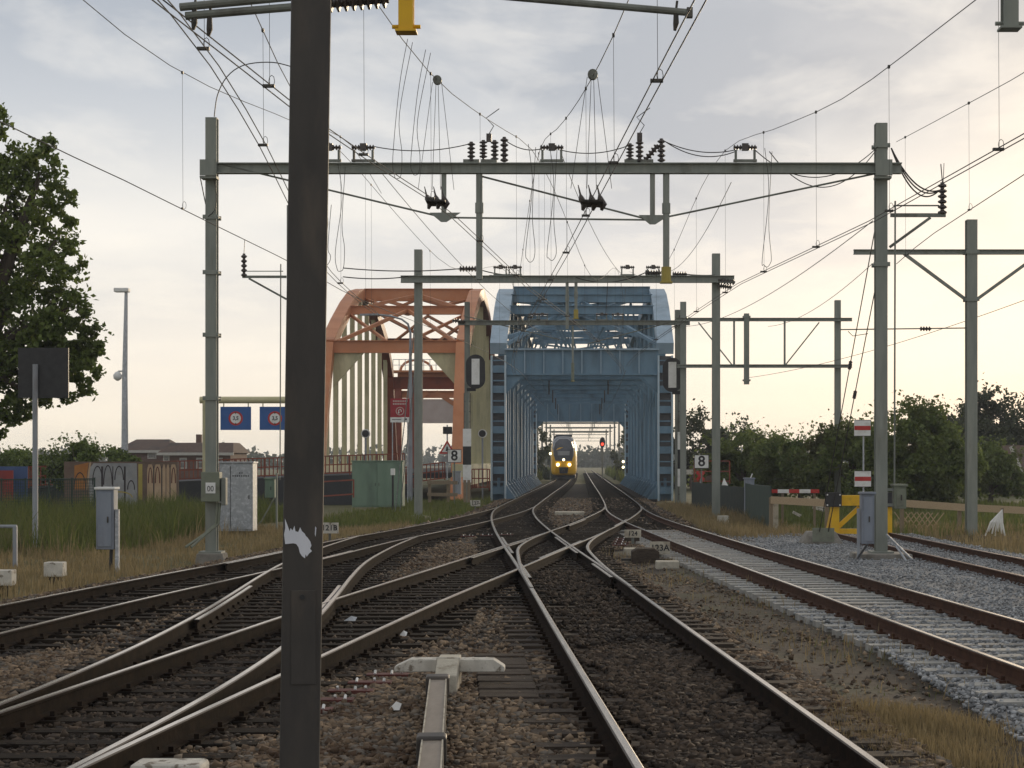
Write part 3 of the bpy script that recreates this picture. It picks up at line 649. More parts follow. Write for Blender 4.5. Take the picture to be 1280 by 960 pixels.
# ------------------------------------------------------------------ train
def train():
    y0 = 196.; x = PA.x1(y0)
    t = thing('train', 'yellow double-deck train with dark windscreen and lit headlights on the left track', 'train', (x, y0, 0))
    # cross-sections from nose to body: (y offset, width, top, bottom)
    S = [(0, .98, 3.4, .60), (.25, 1.20, 3.85, .45), (.7, 1.32, 4.25, .40), (1.3, 1.38, 4.5, .38), (2.2, 1.40, 4.62, .38), (26, 1.40, 4.62, .38)]
    b = MB(); n = 28; vs = []
    for dy, w, zt, zbm in S:
        for k in range(n):
            a = 2*math.pi*k/n; ca, sa = math.cos(a), math.sin(a); e = .55 if sa > 0 else .28
            xx = math.copysign(abs(ca)**e, ca)*w; m = (zt+zbm)/2; z = m+math.copysign(abs(sa)**(.75 if sa > 0 else .3), sa)*(zt-zbm)/2
            vs.append((x+xx, y0+dy, z))
    fs = [(j*n+k, j*n+(k+1) % n, (j+1)*n+(k+1) % n, (j+1)*n+k) for j in range(len(S)-1) for k in range(n)]
    fs += [tuple(range(n-1, -1, -1))]; b.add(vs, fs)
    b.m = [1 if np.mean([vs[i][2] for i in f]) > (4.0 if f[0] >= 3*28 and len(f) == 4 else 2.75) and (len(f) > 4 or f[0] >= 84 or abs(np.mean([vs[i][0] for i in f])-x) < 1.16) else 0 for f in fs]
    b.build('car_body', ['train_yellow', 'train_dark'], t, smooth=True)
    # dark mask over the upper front
    poly = [(-.86, 1.95), (.86, 1.95), (1.02, 2.5), (1.04, 3.3), (.85, 3.95), (.45, 4.3), (-.45, 4.3), (-.85, 3.95), (-1.04, 3.3), (-1.02, 2.5)]
    m = MB(); n = len(poly); vs = [(x+px, y0-.12+max(0, (pz-3.3))*.5, pz) for px, pz in poly]+[(x+px*1.2, y0+.7+max(0, (pz-3.3))*.5, pz+.1) for px, pz in poly]
    m.add(vs, [tuple(range(n))]+[(i, i+n, (i+1) % n+n, (i+1) % n) for i in range(n)]); mk = m.build('front_mask', 'train_dark', t)
    m = MB(); q = [(-.62, 2.55), (.62, 2.55), (.66, 3.0), (-.66, 3.0)]; m.add([(x+a, y0-.14, c) for a, c in q], [(0, 1, 2, 3)]); m.add([(x+a, y0-.125, c) for a, c in q], [(3, 2, 1, 0)]); m.build('windscreen', 'paint_silver', t)
    for dx, z, r in ((-.62, 1.55, .17), (.62, 1.55, .17), (0, 2.08, .13)):
        MB().prism(ringpoly(x+dx, z, r, r, 16), y0-.17, y0+.3).build('headlight', 'lamp_on', t)
    MB().prism([(x-.42, .62), (x+.42, .62), (x+.5, 1.28), (x-.5, 1.28)], y0-.10, y0+.2).build('coupler_cover', 'black', t)
    MB().tube([(x, y0+.1, .95), (x, y0-.35, .95)], [.16, .12], 10).build('coupler', 'iron', t)
    MB().b(x-1.25, x+1.25, y0+.6, y0+26, .1, .42).build('bogie_frame', 'black', t)
    MB().b(x-.9, x+.9, y0+3, y0+9, 4.6, 4.8).build('roof_pod', 'train_dark', t)
train()
def spline(pts, n=5):
    P = [Vector(p) for p in pts]; out = []
    for i in range(len(P)-1):
        a, b, c, d = P[max(i-1, 0)], P[i], P[i+1], P[min(i+2, len(P)-1)]
        for k in range(n):
            u = k/n; out.append(.5*((2*b)+(c-a)*u+(2*a-5*b+4*c-d)*u*u+(3*b-a-3*c+d)*u**3))
    return out+[P[-1]]
# ------------------------------------------------------------------ overhead line portals
def ins(b, p, q, r=.07, n=5, mi=0):                              # ribbed insulator from p to q
    p, q = Vector(p), Vector(q); pts = []; rs = []
    for k in range(n):
        for f, rr in ((0, .45), (.25, 1), (.5, 1), (.75, .45)): pts.append(p.lerp(q, (k+f)/n)); rs.append(r*rr)
    pts.append(q); rs.append(r*.45)
    return b.tube(pts, rs, 8, mi)
def column(t, x, y, z0, z1, w=.24, mt='mast_grey', collars=()):
    c = MB().ibeam((x, y, z0), (x, y, z1), w, w, .025, up=(0, 1, 0)).build('column', mt, t)
    MB().box((x, y, z0+.02), (w+.24, w+.24, .04)).build('base_plate', mt, c)
    MB().box((x, y, z1+.012), (w, w, .02)).build('cap', mt, c)
    for z in collars:
        b = MB(); b.box((x, y-w/2-.02, z), (w+.10, .035, .09)); b.box((x, y+w/2+.02, z), (w+.10, .035, .09))
        for s in (-1, 1): b.bar((x+s*(w/2+.03), y-w/2-.06, z), (x+s*(w/2+.03), y+w/2+.06, z), .025, .025)
        b.build('clamp', mt, c)
    return c
def footing(x, y, z1, d, label):
    return tag(MB().prism([(x-d/2-.08, gz-.1), (x+d/2+.08, gz-.1), (x+d/2, z1), (x-d/2, z1)], y-d/2, y+d/2).build('footing', 'concrete', bevel=.02), label, 'footing')
def drop(t, x, y, z0, z1, yz=None, r=.072):
    d = MB().tube([(x, y, z1), (x, y, z0)], r, 10).build('drop_post', 'mast_grey', t)
    zs = z1-(z1-z0)*.27; MB().tube([(x, y, zs), (x, y, zs-.22)], r*1.28, 10).build('sleeve', 'mast_grey', d)
    if yz: MB().tube([(x, y, z0+yz), (x, y, z0-.02)], r*1.5, 10).build('painted_end', 'yellow_dull' if r > .058 else 'box_olive', d); MB().box((x, y, z0-.03), (r*3.6, r*3.6, .03)).build('end_plate', 'yellow_dull', d)
def stand(t, x, y, z, w):                                        # pair of small post insulators carrying a bar
    b = MB()
    for s in (-1, 1): b.bar((x+s*w/2, y, z), (x+s*w/2, y, z+.26), .05, .05, up=(0, 1, 0))
    b.bar((x-w/2-.05, y, z+.03), (x+w/2+.05, y, z+.03), .08, .05); st = b.build('insulator_stand', 'mast_dark', t)
    b = MB(); ins(b, (x-w/2-.05, y, z+.31), (x-.06, y, z+.31), .06, 3); ins(b, (x+.06, y, z+.31), (x+w/2+.05, y, z+.31), .06, 3); b.box((x, y, z+.32), (.14, .10, .15)); b.build('insulator', 'insulator', st)
def sag(p, q, d, n=12):
    p, q = Vector(p), Vector(q); return [p.lerp(q, k/n)-Vector((0, 0, 4*d*(k/n)*(1-k/n))) for k in range(n+1)]
# --- first portal (40 m)
Z1 = 39.5
q1 = lambda px, py, dy=0: (lambda w: (w[0], w[1]+dy, w[2]))(W(px, py, Z1))
xL, xR = q1(265, 0)[0], q1(1101, 0)[0]
t = P1 = thing('catenary_portal', 'large grey-green overhead line portal spanning all tracks, nearest one with both masts in view', 'portal', ((xL+xR)/2, Z1, -.3), 'overhead line portals')
column(t, xL, Z1, -.08, q1(0, 149)[2], .24, collars=[q1(0, y)[2] for y in (272, 341, 419, 498)])
column(t, xR, Z1, -.08, q1(0, 156)[2], .25, collars=[q1(0, y)[2] for y in (183, 331)])
footing(xL, Z1, -.08, .55, 'concrete footing under the left mast of the nearest portal')
footing(xR, Z1, -.08, 1.15, 'wide concrete footing under the right mast of the nearest portal')
zB = q1(0, 213)[2]; yB = Z1-.27
bm = MB().ibeam((q1(255, 0)[0], yB, zB), (q1(1124, 0)[0], yB, zB), .20, .225, .022).build('crossbeam', 'mast_grey', t)
for x in (xL, xR):
    b = MB(); b.box((x, yB+.04, zB-.20), (.34, .30, .05)); b.box((x, yB-.13, zB), (.36, .03, .34)); b.build('beam_bracket', 'mast_grey', bm)
g1, g2 = q1(556, 274, -.27), q1(815, 277, -.27)
for a, b_ in ((q1(272, 206, -.27), g1), (g1, g2), (g2, q1(1094, 219, -.27)), (q1(601, 222, -.22), q1(806, 275, -.22))):
    MB().tube([a, b_], .022, 6).build('tie_rod', 'mast_dark', t)
for g in (g1, g2):
    MB().tube([(g[0], yB, zB-.13), (g[0], yB, g[2])], .055, 8).build('strut', 'mast_grey', t)
    MB().prism([(g[0]-.30, g[2]+.10), (g[0]-.06, g[2]-.10), (g[0]+.06, g[2]-.10), (g[0]+.36, g[2]+.10)], yB-.05, yB-.02).build('gusset', 'mast_grey', t)
drop(t, q1(600, 0)[0], yB, q1(0, 351)[2], zB-.13); drop(t, q1(832, 0)[0], yB, q1(0, 353)[2], zB-.13, .30)
for px in (414, 456, 690, 930): stand(t, q1(px, 0)[0], yB, zB+.135, .40)
b = MB()
for px, py, top in ((590, 205, 180), (605, 200, 178), (619, 203, 178), (631, 205, 174), (787, 203, 182), (799, 205, 178), (826, 205, 176)):
    a, c = q1(px, py, -.27), q1(px, top, -.27); w = MB(); w.bar((a[0], yB, zB+.135), a, .05, .05, up=(0, 1, 0)); ins(w, a, c, .085, 5); w.build('isolator', 'insulator', t)
for p_, q_ in (((806, 203), (822, 184)),): w = MB(); ins(w, q1(*p_, -.27), q1(*q_, -.27), .075, 5); w.build('isolator', 'insulator', t)
for px, py in ((612, 175), (799, 174)):
    c = q1(px, py, -.27); MB().box(c, (.11, .09, .17)).build('arc_horn_box', 'insulator', t); MB().tube([(c[0], c[1], c[2]+.08), (c[0]+.1, c[1], c[2]+.25), (c[0]-.06, c[1], c[2]+.42), (c[0]+.22, c[1], c[2]+.62)], .010, 5).build('arc_horn', 'wire', t)
for px in (590, 612, 790, 806): MB().box(q1(px, 205, -.27), (.34, .12, .10)).build('isolator_base', 'mast_dark', t)
# jumper cables along the beam
def cable(name, pts, r, t, mt='wire'): return MB().tube(spline(pts, 4), r, 6).build(name, mt, t)
for p_, q_, d in (((470, 186), (590, 182), .12), ((632, 178), (682, 187), .12), ((700, 190), (787, 184), .12), ((827, 177), (918, 192), .22), ((827, 178), (918, 190), .14), ((942, 190), (1095, 186), .62), ((960, 192), (1093, 190), .78)):
    cable('jumper_cable', sag(q1(*p_, -.27), q1(*q_, -.27), d), .011, t)
# right-hand bracket with cable termination
p0 = q1(1113, 269); p1 = q1(1182, 269)
MB().bar(p0, p1, .06, .08).build('bracket_arm', 'mast_dark', t); MB().bar(q1(1112, 309), q1(1163, 272), .05, .06).build('bracket_strut', 'mast_dark', t)
MB().tube([q1(1117, 257), q1(1174, 257)], .018).build('bracket_rod', 'mast_dark', t)
w = MB(); ins(w, q1(1178, 268), q1(1178, 228), .10, 6); w.tube([q1(1178, 228), q1(1176, 205)], .012); w.tube([q1(1179, 228), q1(1180, 204)], .008); w.build('cable_termination', 'insulator', t)
for d in (.30, .38, .48): cable('termination_cable', sag(q1(1113, 186, -.1), q1(1174, 238), d), .017, t)
MB().tube([q1(1118, 252, -.1), q1(1117, 610, -.1)], .020, 6).build('operating_rod', 'mast_dark', t)
# left portal fittings: stay rods and loop cable
MB().tube([q1(250, 220), q1(257, 255), q1(262, 268)], .012).build('stay_rod', 'wire', t)
cable('loop_cable', [q1(*p_, -.1) for p_ in ((269, 147), (273, 120), (285, 97), (305, 83), (335, 79), (360, 83), (400, 97))], .012, t)
cable('loop_cable', [q1(*p_, -.16) for p_ in ((268, 222), (272, 240), (271, 262), (262, 272))], .010, t)
# left bracket seen beside the dark post
def side_bracket(t, Zb, pxs, pys):
    q = lambda a, b_: W(a, b_, Zb)
    MB().bar(q(pxs[0], pys[2]), q(pxs[1], pys[2]), .05, .07).build('bracket_arm', 'mast_dark', t); MB().bar(q(pxs[0]+8, pys[2]+2), q(pxs[1], pys[3]), .045, .055).build('bracket_strut', 'mast_dark', t)
    w = MB(); ins(w, q(pxs[0]+2, pys[2]), q(pxs[0]+2, pys[1]), .085, 5); w.tube([q(pxs[0]+2, pys[1]), q(pxs[0]+3, pys[0])], .010); w.build('cable_termination', 'insulator', t)
    MB().tube([q(pxs[0]+2, pys[1]+22), q(pxs[1]-4, pys[1]+22)], .014).build('bracket_rod', 'mast_dark', t)
# --- mast hidden mostly behind the dark post
Zm = 52.
t = thing('catenary_mast', 'slim grey mast mostly hidden behind the dark post, with a bracket pointing left', 'mast', (W(362, 0, Zm)[0], Zm, -.36))
column(t, W(364, 0, Zm)[0], Zm, -.36, W(0, 258, Zm)[2], .22); side_bracket(t, Zm, (303, 358), (300, 317, 346, 374))
MB().tube([W(351, 330, Zm), W(350, 600, Zm)], .018, 6).build('operating_rod', 'mast_dark', t)
# --- second portal (68 m)
Z2 = 68.; q2 = lambda px, py, dy=0: (lambda w: (w[0], w[1]+dy, w[2]))(W(px, py, Z2))
t = thing('catenary_portal', 'grey overhead line portal in front of the blue bridge, second from the camera', 'portal', (q2(709, 0)[0], Z2, -.3), 'overhead line portals')
x2L, x2R = q2(523, 0)[0], q2(895, 0)[0]
for x, top in ((x2L, 313), (x2R, 318)): column(t, x, Z2, -.15, q2(0, top)[2], .29)
footing(x2L, Z2, -.15, .8, 'dark footing mound under the mast right of the green cabinet'); footing(x2R, Z2, -.15, .7, 'footing under the mast beside the right number 8 sign')
zB2 = q2(0, 350)[2]; y2 = Z2-.3
bm = MB().ibeam((q2(502, 0)[0], y2, zB2), (q2(917, 0)[0], y2, zB2), .22, .26, .025).build('crossbeam', 'mast_grey', t)
for px in (626, 644, 784, 816): stand(t, q2(px, 0)[0], y2, zB2+.13, .42)
for px, py in ((709, 412), (720, 398)): drop(t, q2(px, 0)[0], y2, q2(0, py)[2], zB2-.13, .3 if px == 720 else None, .06)
for p_, q_ in (((575, 337), (597, 337)), ((806, 342), (826, 342)), ((840, 344), (858, 344)), ((897, 352), (918, 354)), ((897, 358), (914, 360))):
    w = MB(); ins(w, q2(*p_, -.3), q2(*q_, -.3), .11, 6); w.build('strain_insulator', 'insulator', t)
for p_, q_, d in (((430, 336), (575, 337), .1), ((597, 337), (640, 345), .05), ((720, 348), (806, 342), .25), ((858, 344), (893, 345), .02), ((430, 347), (523, 345), .1)):
    cable('jumper_cable', sag(q2(*p_, -.3), q2(*q_, -.3), d), .022, t)
for a, c in (((760, 345), (757, 395)), ((700, 350), (612, 345))): cable('tie_cable', [q2(*a, -.3), q2(*c, -.3)], .012, t)
# --- third portal just before the bridge (94 m) with the two-chord beam to the right
Z3 = 94.; q3 = lambda px, py, dy=0: (lambda w: (w[0], w[1]+dy, w[2]))(W(px, py, Z3))
t = thing('catenary_portal', 'grey portal right in front of the bridge portal frame, thin beam', 'portal', (q3(715, 0)[0], Z3, -.3), 'overhead line portals')
for px, top in ((584, 378), (847, 388)): column(t, q3(px, 0)[0], Z3, -.3, q3(0, top)[2], .27, 'mast_dark')
MB().ibeam((q3(573, 0)[0], Z3-.28, q3(0, 404)[2]), (q3(862, 0)[0], Z3-.28, q3(0, 404)[2]), .20, .24, .025).build('crossbeam', 'mast_dark', t)
for px in (668, 678, 752, 772): stand(t, q3(px, 0)[0], Z3-.28, q3(0, 404)[2]+.12, .5)
drop(t, q3(716, 0)[0], Z3-.28, q3(0, 476)[2], q3(0, 408)[2], .9, .055)
for a, c in (((855, 399), (735, 430)), ((580, 395), (700, 425))): MB().tube([q3(*a, -.28), q3(*c, -.28)], .03, 6).build('tie_rod', 'mast_dark', t)
for p_, q_ in (((566, 401), (582, 403)), ((848, 396), (862, 400))): w = MB(); ins(w, q3(*p_, -.3), q3(*q_, -.3), .12, 5); w.build('strain_insulator', 'insulator', t)
Z3b = 88.; q = lambda px, py: W(px, py, Z3b)
t = thing('catenary_portal', 'portal with two parallel beams right of the blue bridge', 'portal', (q(950, 0)[0], Z3b, -.3), 'overhead line portals')
for px, top, bt in ((854, 378, -.3), (1047, 376, -.3)): column(t, q(px, 0)[0], Z3b, bt, q(0, top)[2], .28)
for py in (400, 458): MB().ibeam((q(846, 0)[0], Z3b-.27, q(0, py)[2]), (q(1064, 0)[0], Z3b-.27, q(0, py)[2]), .20, .16, .025).build('beam', 'mast_grey', t)
MB().ibeam((q(932, 0)[0], Z3b-.5, q(0, 393)[2]), (q(932, 0)[0], Z3b-.5, q(0, 481)[2]), .24, .24, .025, up=(0, 1, 0)).build('hanging_post', 'mast_grey', t)
for py in (397, 476): MB().box((q(932, 0)[0], Z3b-.5, q(0, py)[2]), (.36, .30, .08)).build('clamp', 'mast_grey', t)
for px in (917, 980): MB().bar((q(px, 0)[0], Z3b-.27, q(0, 402)[2]), (q(px, 0)[0], Z3b-.27, q(0, 456)[2]), .09, .09, up=(0, 1, 0)).build('web_post', 'mast_grey', t)
for a, c in (((873, 403), (915, 456)), ((1024, 403), (982, 456))): MB().tube([W(*a, Z3b-.27), W(*c, Z3b-.27)], .035, 6).build('web_diagonal', 'mast_grey', t)
# --- T-mast on the far right (51 m)
Z4 = 53.; q = lambda px, py: W(px, py, Z4); x4 = q(1214, 0)[0]
t = thing('catenary_mast', 'tall T-shaped mast with braced arms at the right edge', 'mast', (x4, Z4, -.3))
column(t, x4, Z4, -.28, q(0, 276)[2], .30, collars=[q(0, 316)[2], q(0, 375)[2]])
MB().ibeam(q(1067, 315), q(1345, 315), .16, .14, .02).build('arm', 'mast_grey', t)
for px in (1130, 1300): MB().bar(q(px, 317), q(1214+(-6 if px < 1214 else 6), 375), .07, .09).build('arm_brace', 'mast_grey', t)
w = MB(); w.tube([q(1050, 412), q(1208, 410)], .02); w.build('steady_arm', 'mast_dark', t)
w = MB(); ins(w, q(1150, 411), q(1164, 411), .07, 4); w.build('insulator', 'insulator', t)
MB().tube([q(1060, 414), q(1066, 420), q(1085, 417)], .012).build('arm_hook', 'mast_dark', t)
tag(MB().tube([(x4+.2, Z4, -.42), (x4+.2, Z4, -.30), (x4+.2, Z4, -.24)], [1.9, 1.6, .9], 18).build('soil_mound', 'soil', smooth=True), 'low earth mound at the foot of the T-shaped mast', 'mound')
# --- near portal above the frame (15.5 m): its beam and masts are outside the picture, its fittings reach in
Z0 = 15.5; q0 = lambda px, py: W(px, py, Z0)
t = thing('catenary_portal', 'nearest portal, only hanging posts and tubes at the top edge show', 'portal', (0, Z0, -.3), 'overhead line portals')
for x in (-10.2, 10.4): column(t, x, Z0, -.3, 9.6, .26)
MB().ibeam((-10.5, Z0+.29, 8.5), (10.7, Z0+.29, 8.5), .24, .28, .025).build('crossbeam', 'mast_grey', t)
for px, py, mt in ((508, 38, 'yellow'), (1262, 34, 'mast_grey')):
    x, _, z = q0(px, py); d = MB().ibeam((x, Z0, z), (x, Z0, 8.36), .125, .125, .016, up=(0, 1, 0)).build('drop_post', mt, t)
    MB().box((x, Z0, z-.012), (.175, .17, .02)).build('end_plate', mt, d); MB().tube([(x-.12, Z0, z+.03), (x+.12, Z0, z+.03)], .018).build('bolt', mt, d)
for a, c, r in (((225, 9), (420, -9), .034), ((232, 20), (400, 6), .034), ((520, -14), (864, 16), .030)):
    MB().tube([q0(*a), q0(*c)], r, 10).build('registration_tube', 'mast_dark', t)
w = MB(); ins(w, q0(400, 6), q0(486, -1), .075, 9); w.build('insulator', 'insulator', t)
w = MB(); ins(w, q0(430, -12), q0(500, -16), .075, 7); w.build('insulator', 'insulator', t)
for px, py in ((845, 13), (243, 12), (262, 20)):
    a = q0(px, py); b = MB(); b.tube([a, (a[0], a[1], a[2]-.11), (a[0]-.01, a[1], a[2]-.17)], [.022, .028, .014], 6); b.tube([(a[0], a[1], a[2]), (a[0]+.01, a[1], a[2]+.08)], .012); b.build('wire_clamp', 'iron', t)
a = q0(862, 16); MB().box(a, (.05, .07, .08)).build('tube_cap', 'mast_dark', t)
# ------------------------------------------------------------------ wires
def wire_line(label, path, y0, y1, zc, mess, double=True, step=4.7, dx=0., phase=0.):
    """contact wire(s) under a messenger; mess: list of (y, z)"""
    f = lambda y: (path.x1(y) if path else 0)+dx; zf = (lambda y: float(np.interp(y, [a for a, b in zc], [b for a, b in zc]))) if isinstance(zc, list) else (lambda y: zc)
    my = np.array([a for a, b in mess]); mz = np.array([b for a, b in mess]); mp = Path(list(zip(my, mz)))
    t = thing('overhead_wires', label, 'wires', (f(max(y0, 12)), max(y0, 12), zf(max(y0, 12))), 'overhead wires')
    ysr = np.arange(y0, y1+.1, 2.)
    for o in ((-.045, .045) if double else (0,)): MB().tube([(f(y)+o, y, zf(y)) for y in ysr], .0066 if double else .0078, 5, cap=False).build('contact_wire', 'wire', t)
    MB().tube([(f(y), y, mp.x1(y)) for y in ysr if my[0] <= y <= my[-1]], .0064, 5, cap=False).build('messenger_wire', 'wire', t)
    y = max(y0, my[0])+step*.5+phase
    while y < min(y1, my[-1]):
        zt, zz = mp.x1(y), zf(y)
        if zt-zz > .25:
            b = MB().tube([(f(y), y, zt), (f(y)+.01, y, zz+.02)], .0026, 4, cap=False)
            if y < 60: b.tube([(f(y)+.03*math.sin(a)+.03, y, zz+.06+.06*math.cos(a)) for a in np.linspace(0, 6.28, 9)], .0035, 4, cap=False); b.box((f(y), y, zz+.01), (.12 if double else .03, .05, .03)); b.box((f(y), y, zt), (.03, .06, .04))
            b.build('dropper', 'wire_thin', t)
        y += step
    return t
def cat(lo, sup=(15.5, 39.5, 68, 94), zs=(8.0, 8.62, 8.9, 9.2), more=()):
    pts = []
    for (a, za), (b, zb_) in zip(zip(sup, zs), list(zip(sup, zs))[1:]):
        m = (a+b)/2; pts += [(a, za), ((a+m)/2, lo+.28*(za-lo)), (m, lo), ((b+m)/2, lo+.28*(zb_-lo))]
    return [(-6, zs[0]-.4)]+pts+[(sup[-1], zs[-1])]+list(more)
BR_ = [(112, 7.0), (140, 6.7), (172, 6.9), (230, 6.9), (320, 6.9)]
wire_line('pair of wires from the top edge to the bridge, over the right main track', PR, -4, 76, 5.42, [(-6, 7.6), (10, 7.0), (18, 6.85), (22, 6.95), (27, 7.3), (33, 7.9), (39.5, 8.66), (54, 7.4), (68, 8.9), (76, 8.4)])
wire_line('pair of wires crossing diagonally behind the dark post towards the middle of the bridge', PL, -4, 76, [(-4, 5.65), (20, 5.70), (29, 5.92), (40, 5.6), (80, 5.5)], [(-6, 8.6), (15.5, 8.5), (22, 8.05), (28.5, 7.82), (34.3, 8.2), (39.5, 8.65), (54, 7.3), (68, 8.9), (76, 8.3)], phase=1.6)
wire_line('pair of wires over the curved crossover, left of the dark post', PC, 5, 46, [(5, 6.1), (18, 6.0), (26, 5.74), (34, 5.5), (46, 5.4)], [(6, 8.3), (15.5, 7.6), (25, 7.3), (32, 7.8), (39.5, 8.62), (46, 8.4)], phase=.6)
wire_line('single wire over the leftmost track, highest at the left edge', PA, -4, 94, [(-4, 5.9), (26, 5.85), (40, 5.6), (94, 5.5)], [(-6, 8.4), (15.5, 8.6), (27, 7.9), (39.5, 8.6), (54, 7.6), (68, 8.9), (81, 7.5), (94, 8.9)], double=False, step=7.4, dx=.25, phase=6.7)
wire_line('wires over the gravel siding, rising to the right edge', PD, -4, 70, [(-4, 5.2), (26, 5.28), (38, 5.55), (70, 5.5)], [(-6, 7.6), (16, 7.0), (22, 7.15), (28, 7.4), (33, 7.9), (39.5, 8.62), (54, 7.4), (68, 8.9)], step=5.0, phase=1.5)
PX = Path([(-6, 6.9), (20, 6.6), (39.4, 6.55)])
wire_line('wires that end at the right mast of the nearest portal', PX, -4, 39.4, [(-4, 6.2), (35, 6.1), (39.4, 5.9)], [(-6, 8.6), (18, 7.3), (26, 7.55), (32, 8.0), (39.4, 8.6)], double=False, step=6., phase=2.)
wire_line('wires running through the left half of the blue bridge', PA, 94, 320, 5.45, [(94, 9.0)]+BR_, double=False, step=9)
wire_line('wires running through the right half of the blue bridge', PB, 72, 320, 5.45, [(72, 8.7), (82, 7.6), (94, 9.0)]+BR_, double=False, step=9)
PX2 = Path([(39.5, q1(1101, 0)[0]), (88, W(860, 0, 88)[0])])
def span(name, label, pts, r=.008, cat='wire'): return tag(MB().tube(pts, r, 5, cap=False).build(name, 'wire', origin=pts[0]), label, cat, 'overhead wires')
span('feeder_wire', 'thin wire falling from the right mast towards the bridge', sag(q1(1091, 276), W(858, 408, 88), .5, 20), .010)
span('feeder_wire', 'thin wire with clips from the T-mast down to the two-beam portal', sag(W(1090, 330, 53), W(960, 408, 88), .4, 16), .010)
span('feeder_wire', 'long thin wire from the right edge to the hanging post of the two-beam portal', sag(W(1300, 368, 50), W(936, 472, 88), .3, 20), .010)
span('feeder_wire', 'thin wire descending from the portal beam across the sky left of the bridge', sag(q1(475, 214, -.27), W(690, 420, 94), .6, 20), .008)
span('feeder_wire', 'thin wire from the top isolator to the mast by the right sign', sag(q1(914, 228), W(835, 340, 68), .4, 16), .008)
span('feeder_wire', 'thin wire descending from the top of the portal towards the bridge roof', sag(q1(700, 190, -.27), W(800, 352, 68), .8, 16), .007)
# section insulators with pulleys and tail cables
def section_insulator(path, y, zc, zm, label, group='section insulators'):
    x = path.x1(y); t = thing('section_insulator', label, 'insulator', (x, y, zc), group)
    for dx in (-.2, 0, .17):
        b = MB(); b.tube([(x+dx*.7, y, zc-.10), (x+dx*.7+.03, y, zc-.02), (x+dx*.7-.02, y, zc+.07), (x+dx*.7-.03, y, zc+.12), (x+dx*.7-.06, y, zc+.25)], [.02, .05, .04, .015, .006], 8); b.build('skid', 'insulator', t)
    MB().b(x-.16, x+.14, y-.30, y+.30, zc-.018, zc+.008).build('frame', 'iron', t)
    MB().tube([(x, y-.05, zm-.02), (x, y+.05, zm-.02)], .07, 12).build('pulley', 'mast_dark', t)
    for dx in (-.3, -.08, .05, .26): MB().tube([(x+dx*.25, y, zm-.05), (x+dx, y, zc+.2)], .004, 4, cap=False).build('suspension_wire', 'wire_thin', t)
section_insulator(PL, 28.7, 5.92, 7.85, 'cluster of dark insulators hanging under the portal, left of the middle')
section_insulator(PR, 25.2, 5.42, 7.2, 'cluster of dark insulators hanging under the portal, right of the middle')
# hanging loops of jumper cable below the first portal
for i, (px, a, c, e) in enumerate(((500, 62, 205, 232), (522, 75, 208, 228), (950, 195, 330, 340), (662, 190, 318, 334), (688, 192, 320, 332), (430, 214, 320, 345), (413, 260, 330, 338))):
    w = MB(); lb = ('left of the yellow post', 'under the yellow post', 'below the right end of the portal beam', 'below the middle of the portal beam', 'right of the middle of the portal beam', 'right beside the dark post', 'close to the dark post at mast height')[i]
    w.tube(spline([q1(px+15*(i < 2), a, -1.0), q1(px+5, a*.6+c*.4, -1.0), q1(px-3, c, -1.0), q1(px-1, e-3, -1.0), q1(px+3, e, -1.0), q1(px+7, e-5, -1.0), q1(px+8, c-4, -1.0), q1(px+5, (a+c)/2+20, -1.0), q1(px+9+12*(i < 2), a+4, -1.0)]), .0065, 5)
    tag(w.build('jumper_loop', 'wire', origin=q1(px, a, -1.0)), 'drooping loop of jumper cable '+lb, 'cable', 'jumper loops')
# ------------------------------------------------------------------ near lamp post with torn sticker
def lamp_post():
    y = 10.; zb_ = -.33; sc = F/(y-.108)
    xc = lambda py: (377.5-.0150*(py-500)-X0)/sc
    zt = 6.4; pyt = Y0-(zt-H)*sc; pyb = Y0-(zb_-H)*sc; w = .2145
    t = thing('lamp_post', 'dark square steel post standing close to the camera, with torn white sticker', 'post', (xc(pyb), y, zb_))
    a, c = (xc(pyt), y, zt), (xc(pyb), y, zb_)
    sh = MB().bar(c, a, w, w, up=(0, 1, 0)).build('shaft', 'lamp_post', t, bevel=.012)
    at = lambda px, py: ((px-X0)/sc, H+(Y0-py)/sc)
    yf = y-w/2-.003
    # inspection hatch: raised frame lines and lock
    x0, z0 = at(360, 738); x1, z1 = at(391, 856)
    MB().b(x0, x1, yf-.004, yf+.012, z1, z0).build('hatch', 'lamp_post', t, bevel=.003)
    lx, lz = at(374, 746); MB().prism(ringpoly(lx, lz, .014, .014, 12), yf-.014, yf+.01).build('lock', 'black', t)
    MB().tube([(c[0], y, zb_), (c[0], y, zb_+.03)], .2, 4).build('foot', 'lamp_post', t); t.rotation_euler.z = R(8.5)
    S = [(353, 648), (356, 657), (358, 664), (360, 660), (362, 663), (364, 657), (366, 664), (369, 665), (371, 659), (374, 664), (377, 667), (378, 670), (381, 672), (384, 677), (385, 682), (384, 686), (386, 689), (382, 692), (380, 696), (378, 693), (377, 698), (374, 695), (371, 691), (369, 684), (367, 680), (363, 679), (352.5, 680), (352, 668), (353, 660)]
    S = [(px+.5*((i*7) % 3-1)*.8, py) for i, (px, py) in enumerate(S)]
    MB().prism([at(*p) for p in S][::-1], yf-.003, yf+.001).build('torn_sticker', 'sticker', t)
    MB().prism([at(*p) for p in ((390, 658), (391.5, 660), (390.5, 671), (389.6, 668))][::-1], yf-.003, yf+.001).build('paper_scrap', 'sticker', t)
    MB().b(a[0]-.9, a[0]+.12, y-.09, y+.09, zt, zt+.12).build('lamp_head', 'steel_grey', t)
lamp_post()
